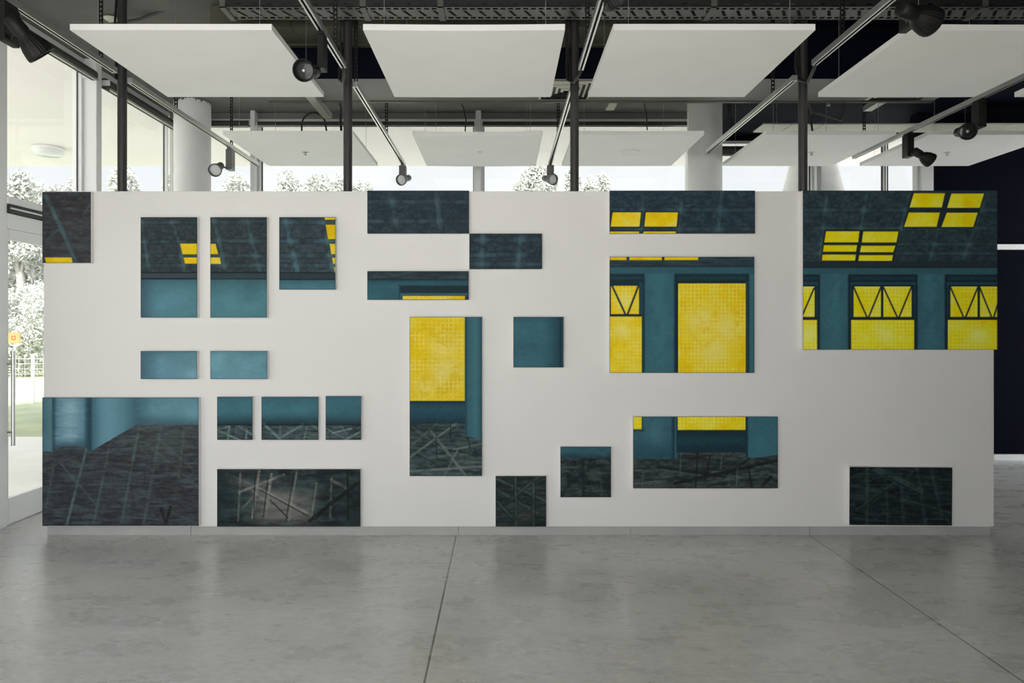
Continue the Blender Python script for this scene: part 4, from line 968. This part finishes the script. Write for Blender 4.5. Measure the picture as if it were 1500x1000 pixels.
trees = [(30, 24, 258, 45, 'pale tree seen through left window below the round outdoor lamp'),
         (85, 31, 262, 40, 'pale tree showing over the painting at top left corner'),
         (215, 25, 258, 40, 'pale tree seen between the leftmost pole and left column'),
         (345, 27, 250, 45, 'bushy pale tree right of the left column'),
         (415, 35, 251, 42, 'tall pale tree in the second far window, its left part'),
         (480, 28, 258, 42, 'pale tree in the far window left of the second pole'),
         (757, 35, 262, 17, 'very small pale treetop right of the middle mullion'),
         (808, 26, 247, 32, 'pale treetop behind the window-lit lamp left of third pole'),
         (862, 33, 258, 28, 'pale treetop right of the third pole'),
         (530, 40, 266, 20, 'low pale treetop right of the second pole')]
for i, (px, Y, yt, r, lab) in enumerate(trees): tree(px2x(px, Y), Y, (1.5 + (476 - yt) / 1000 * Y) / 1.13, r * 1.2 * Y / 1000, lab, 'leafpale', 20 + i)
for i, (px, Y, h, r, lab) in enumerate([(22, 20, 2.9, 1.2, 'leafy shrub on the lawn seen through the glass door, left one'), (52, 23, 3.2, 1.4, 'leafy shrub on the lawn seen through the glass door, beside the wall edge')]):
    t = thing('shrub', (px2x(px, Y), Y, -.03), lab, 'shrub', None); rng = random.Random(60 + i); lf = MB()
    for k in range(10): leaves(lf, (px2x(px, Y) + rng.uniform(-r, r) * .8, Y + rng.uniform(-.5, .5), h * rng.uniform(.15, .8)), r * .5, h * .22, 900, .06, rng)
    lf.build('foliage', M['leafpale'], t)
    MB().tube([(px2x(px, Y), Y, -.03), (px2x(px, Y), Y, h * .6)], .05, 6).build('stem', M['bark'], t)
t = thing('hedge', (-24, 36, -.03), 'long green hedge across the lawn far outside the glass door', 'hedge')
rng = random.Random(5); lf = MB()
for k in range(60): leaves(lf, (-36 + k * .4, 36 + rng.uniform(-.5, .5), rng.uniform(.6, 4.6)), 1.0, 1.0, 60, .28, rng)
lf.build('foliage', M['leafgreen'], t)
t = thing('wire_fence', (-9.2, 13.4, -.03), 'low pale wire mesh fence across the lawn outside the door', 'fence')
for x in np.arange(-13.2, -6.9, 2.0): MB().tube([(x, 13.4, -.03), (x, 13.4, .93)], .035, 8).build('post', M['fence'], t)
k = MB()
for x in np.arange(-13.2, -7.1, .12):
    k.tube([(x, 13.4, .02), (x, 13.4, .88)], .004, 4, cap=False)
for z in np.arange(.04, .9, .1): k.tube([(-13.2, 13.4, z), (-7.2, 13.4, z)], .004, 4, cap=False)
k.build('wire_mesh', M['fence'], t)
t = thing('sign', (-10.0, 14.0, -.03), 'small orange sign on a post outside the glass door', 'sign')
MB().tube([(-10.0, 14.02, -.03), (-10.0, 14.02, 1.3)], .02, 8).build('post', M['fence'], t)
MB().box(-10.13, -9.87, 13.985, 14.0, 1.13, 1.35).build('board', M['orange'], t)
mk = MB(); mk.box(-10.04, -9.96, 13.982, 13.985, 1.2, 1.215); mk.box(-10.04, -9.96, 13.982, 13.985, 1.265, 1.28); mk.box(-10.04, -10.025, 13.982, 13.985, 1.2, 1.28); mk.box(-9.975, -9.96, 13.982, 13.985, 1.2, 1.28)
mk.build('mark', M['signdark'], t)

# ------------------------------------------------------------------ light
W = bpy.data.worlds.new('sky'); S.world = W; W.use_nodes = True
nt = W.node_tree; bg = nt.nodes['Background']
tc = nt.nodes.new('ShaderNodeTexCoord'); sp = nt.nodes.new('ShaderNodeSeparateXYZ'); nt.links.new(tc.outputs['Generated'], sp.inputs[0])
rp = nt.nodes.new('ShaderNodeValToRGB')
e = rp.color_ramp.elements; e[0].position = 0; e[0].color = (.92, .92, .91, 1); e[1].position = .5; e[1].color = (.82, .87, .93, 1)
nt.links.new(sp.outputs['Z'], rp.inputs['Fac'])
cn = nt.nodes.new('ShaderNodeTexNoise'); cn.inputs['Scale'].default_value = 5; cn.inputs['Detail'].default_value = 6
nt.links.new(tc.outputs['Generated'], cn.inputs['Vector'])
cr = nt.nodes.new('ShaderNodeValToRGB'); cr.color_ramp.elements[0].position = .42; cr.color_ramp.elements[1].position = .62
nt.links.new(cn.outputs['Fac'], cr.inputs['Fac'])
mxx = nt.nodes.new('ShaderNodeMix'); mxx.data_type = 'RGBA'; nt.links.new(cr.outputs['Color'], mxx.inputs[0])
nt.links.new(rp.outputs['Color'], mxx.inputs[6]); mxx.inputs[7].default_value = (1, 1, 1, 1)
# sky behind the camera, slightly left: extra brightness added to light the room
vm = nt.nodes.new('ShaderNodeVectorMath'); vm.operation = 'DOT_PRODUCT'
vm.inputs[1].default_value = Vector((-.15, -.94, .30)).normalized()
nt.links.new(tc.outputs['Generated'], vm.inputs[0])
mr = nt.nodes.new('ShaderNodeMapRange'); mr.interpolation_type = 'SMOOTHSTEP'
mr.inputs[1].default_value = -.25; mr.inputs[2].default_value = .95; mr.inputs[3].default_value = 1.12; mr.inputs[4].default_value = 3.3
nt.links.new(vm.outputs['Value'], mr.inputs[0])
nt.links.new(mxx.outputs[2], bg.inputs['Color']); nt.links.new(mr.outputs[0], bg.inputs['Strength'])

sun = bpy.data.lights.new('sun', 'SUN'); sun.energy = 9.0; sun.angle = math.radians(4); sun.color = (1, .95, .88)
so_ = bpy.data.objects.new('sun', sun); COL.objects.link(so_)
so_.rotation_euler = Vector((.12, .63, -.77)).to_track_quat('-Z', 'Y').to_euler()

# ------------------------------------------------------------------ camera
cam = bpy.data.cameras.new('camera'); cam.sensor_width = 36; cam.lens = 24; cam.shift_x = .010; cam.shift_y = -.016
cam.clip_start = .05; cam.clip_end = 300
co = bpy.data.objects.new('camera', cam); COL.objects.link(co); co.location = (0, 0, CAMZ); co.rotation_euler = (math.pi / 2, 0, 0)
S.camera = co
S.view_settings.view_transform = 'Standard'; S.view_settings.look = 'None'; S.view_settings.gamma = 1; S.view_settings.exposure = 0.0
S.view_settings.use_curve_mapping = False
S.cycles.use_denoising = True
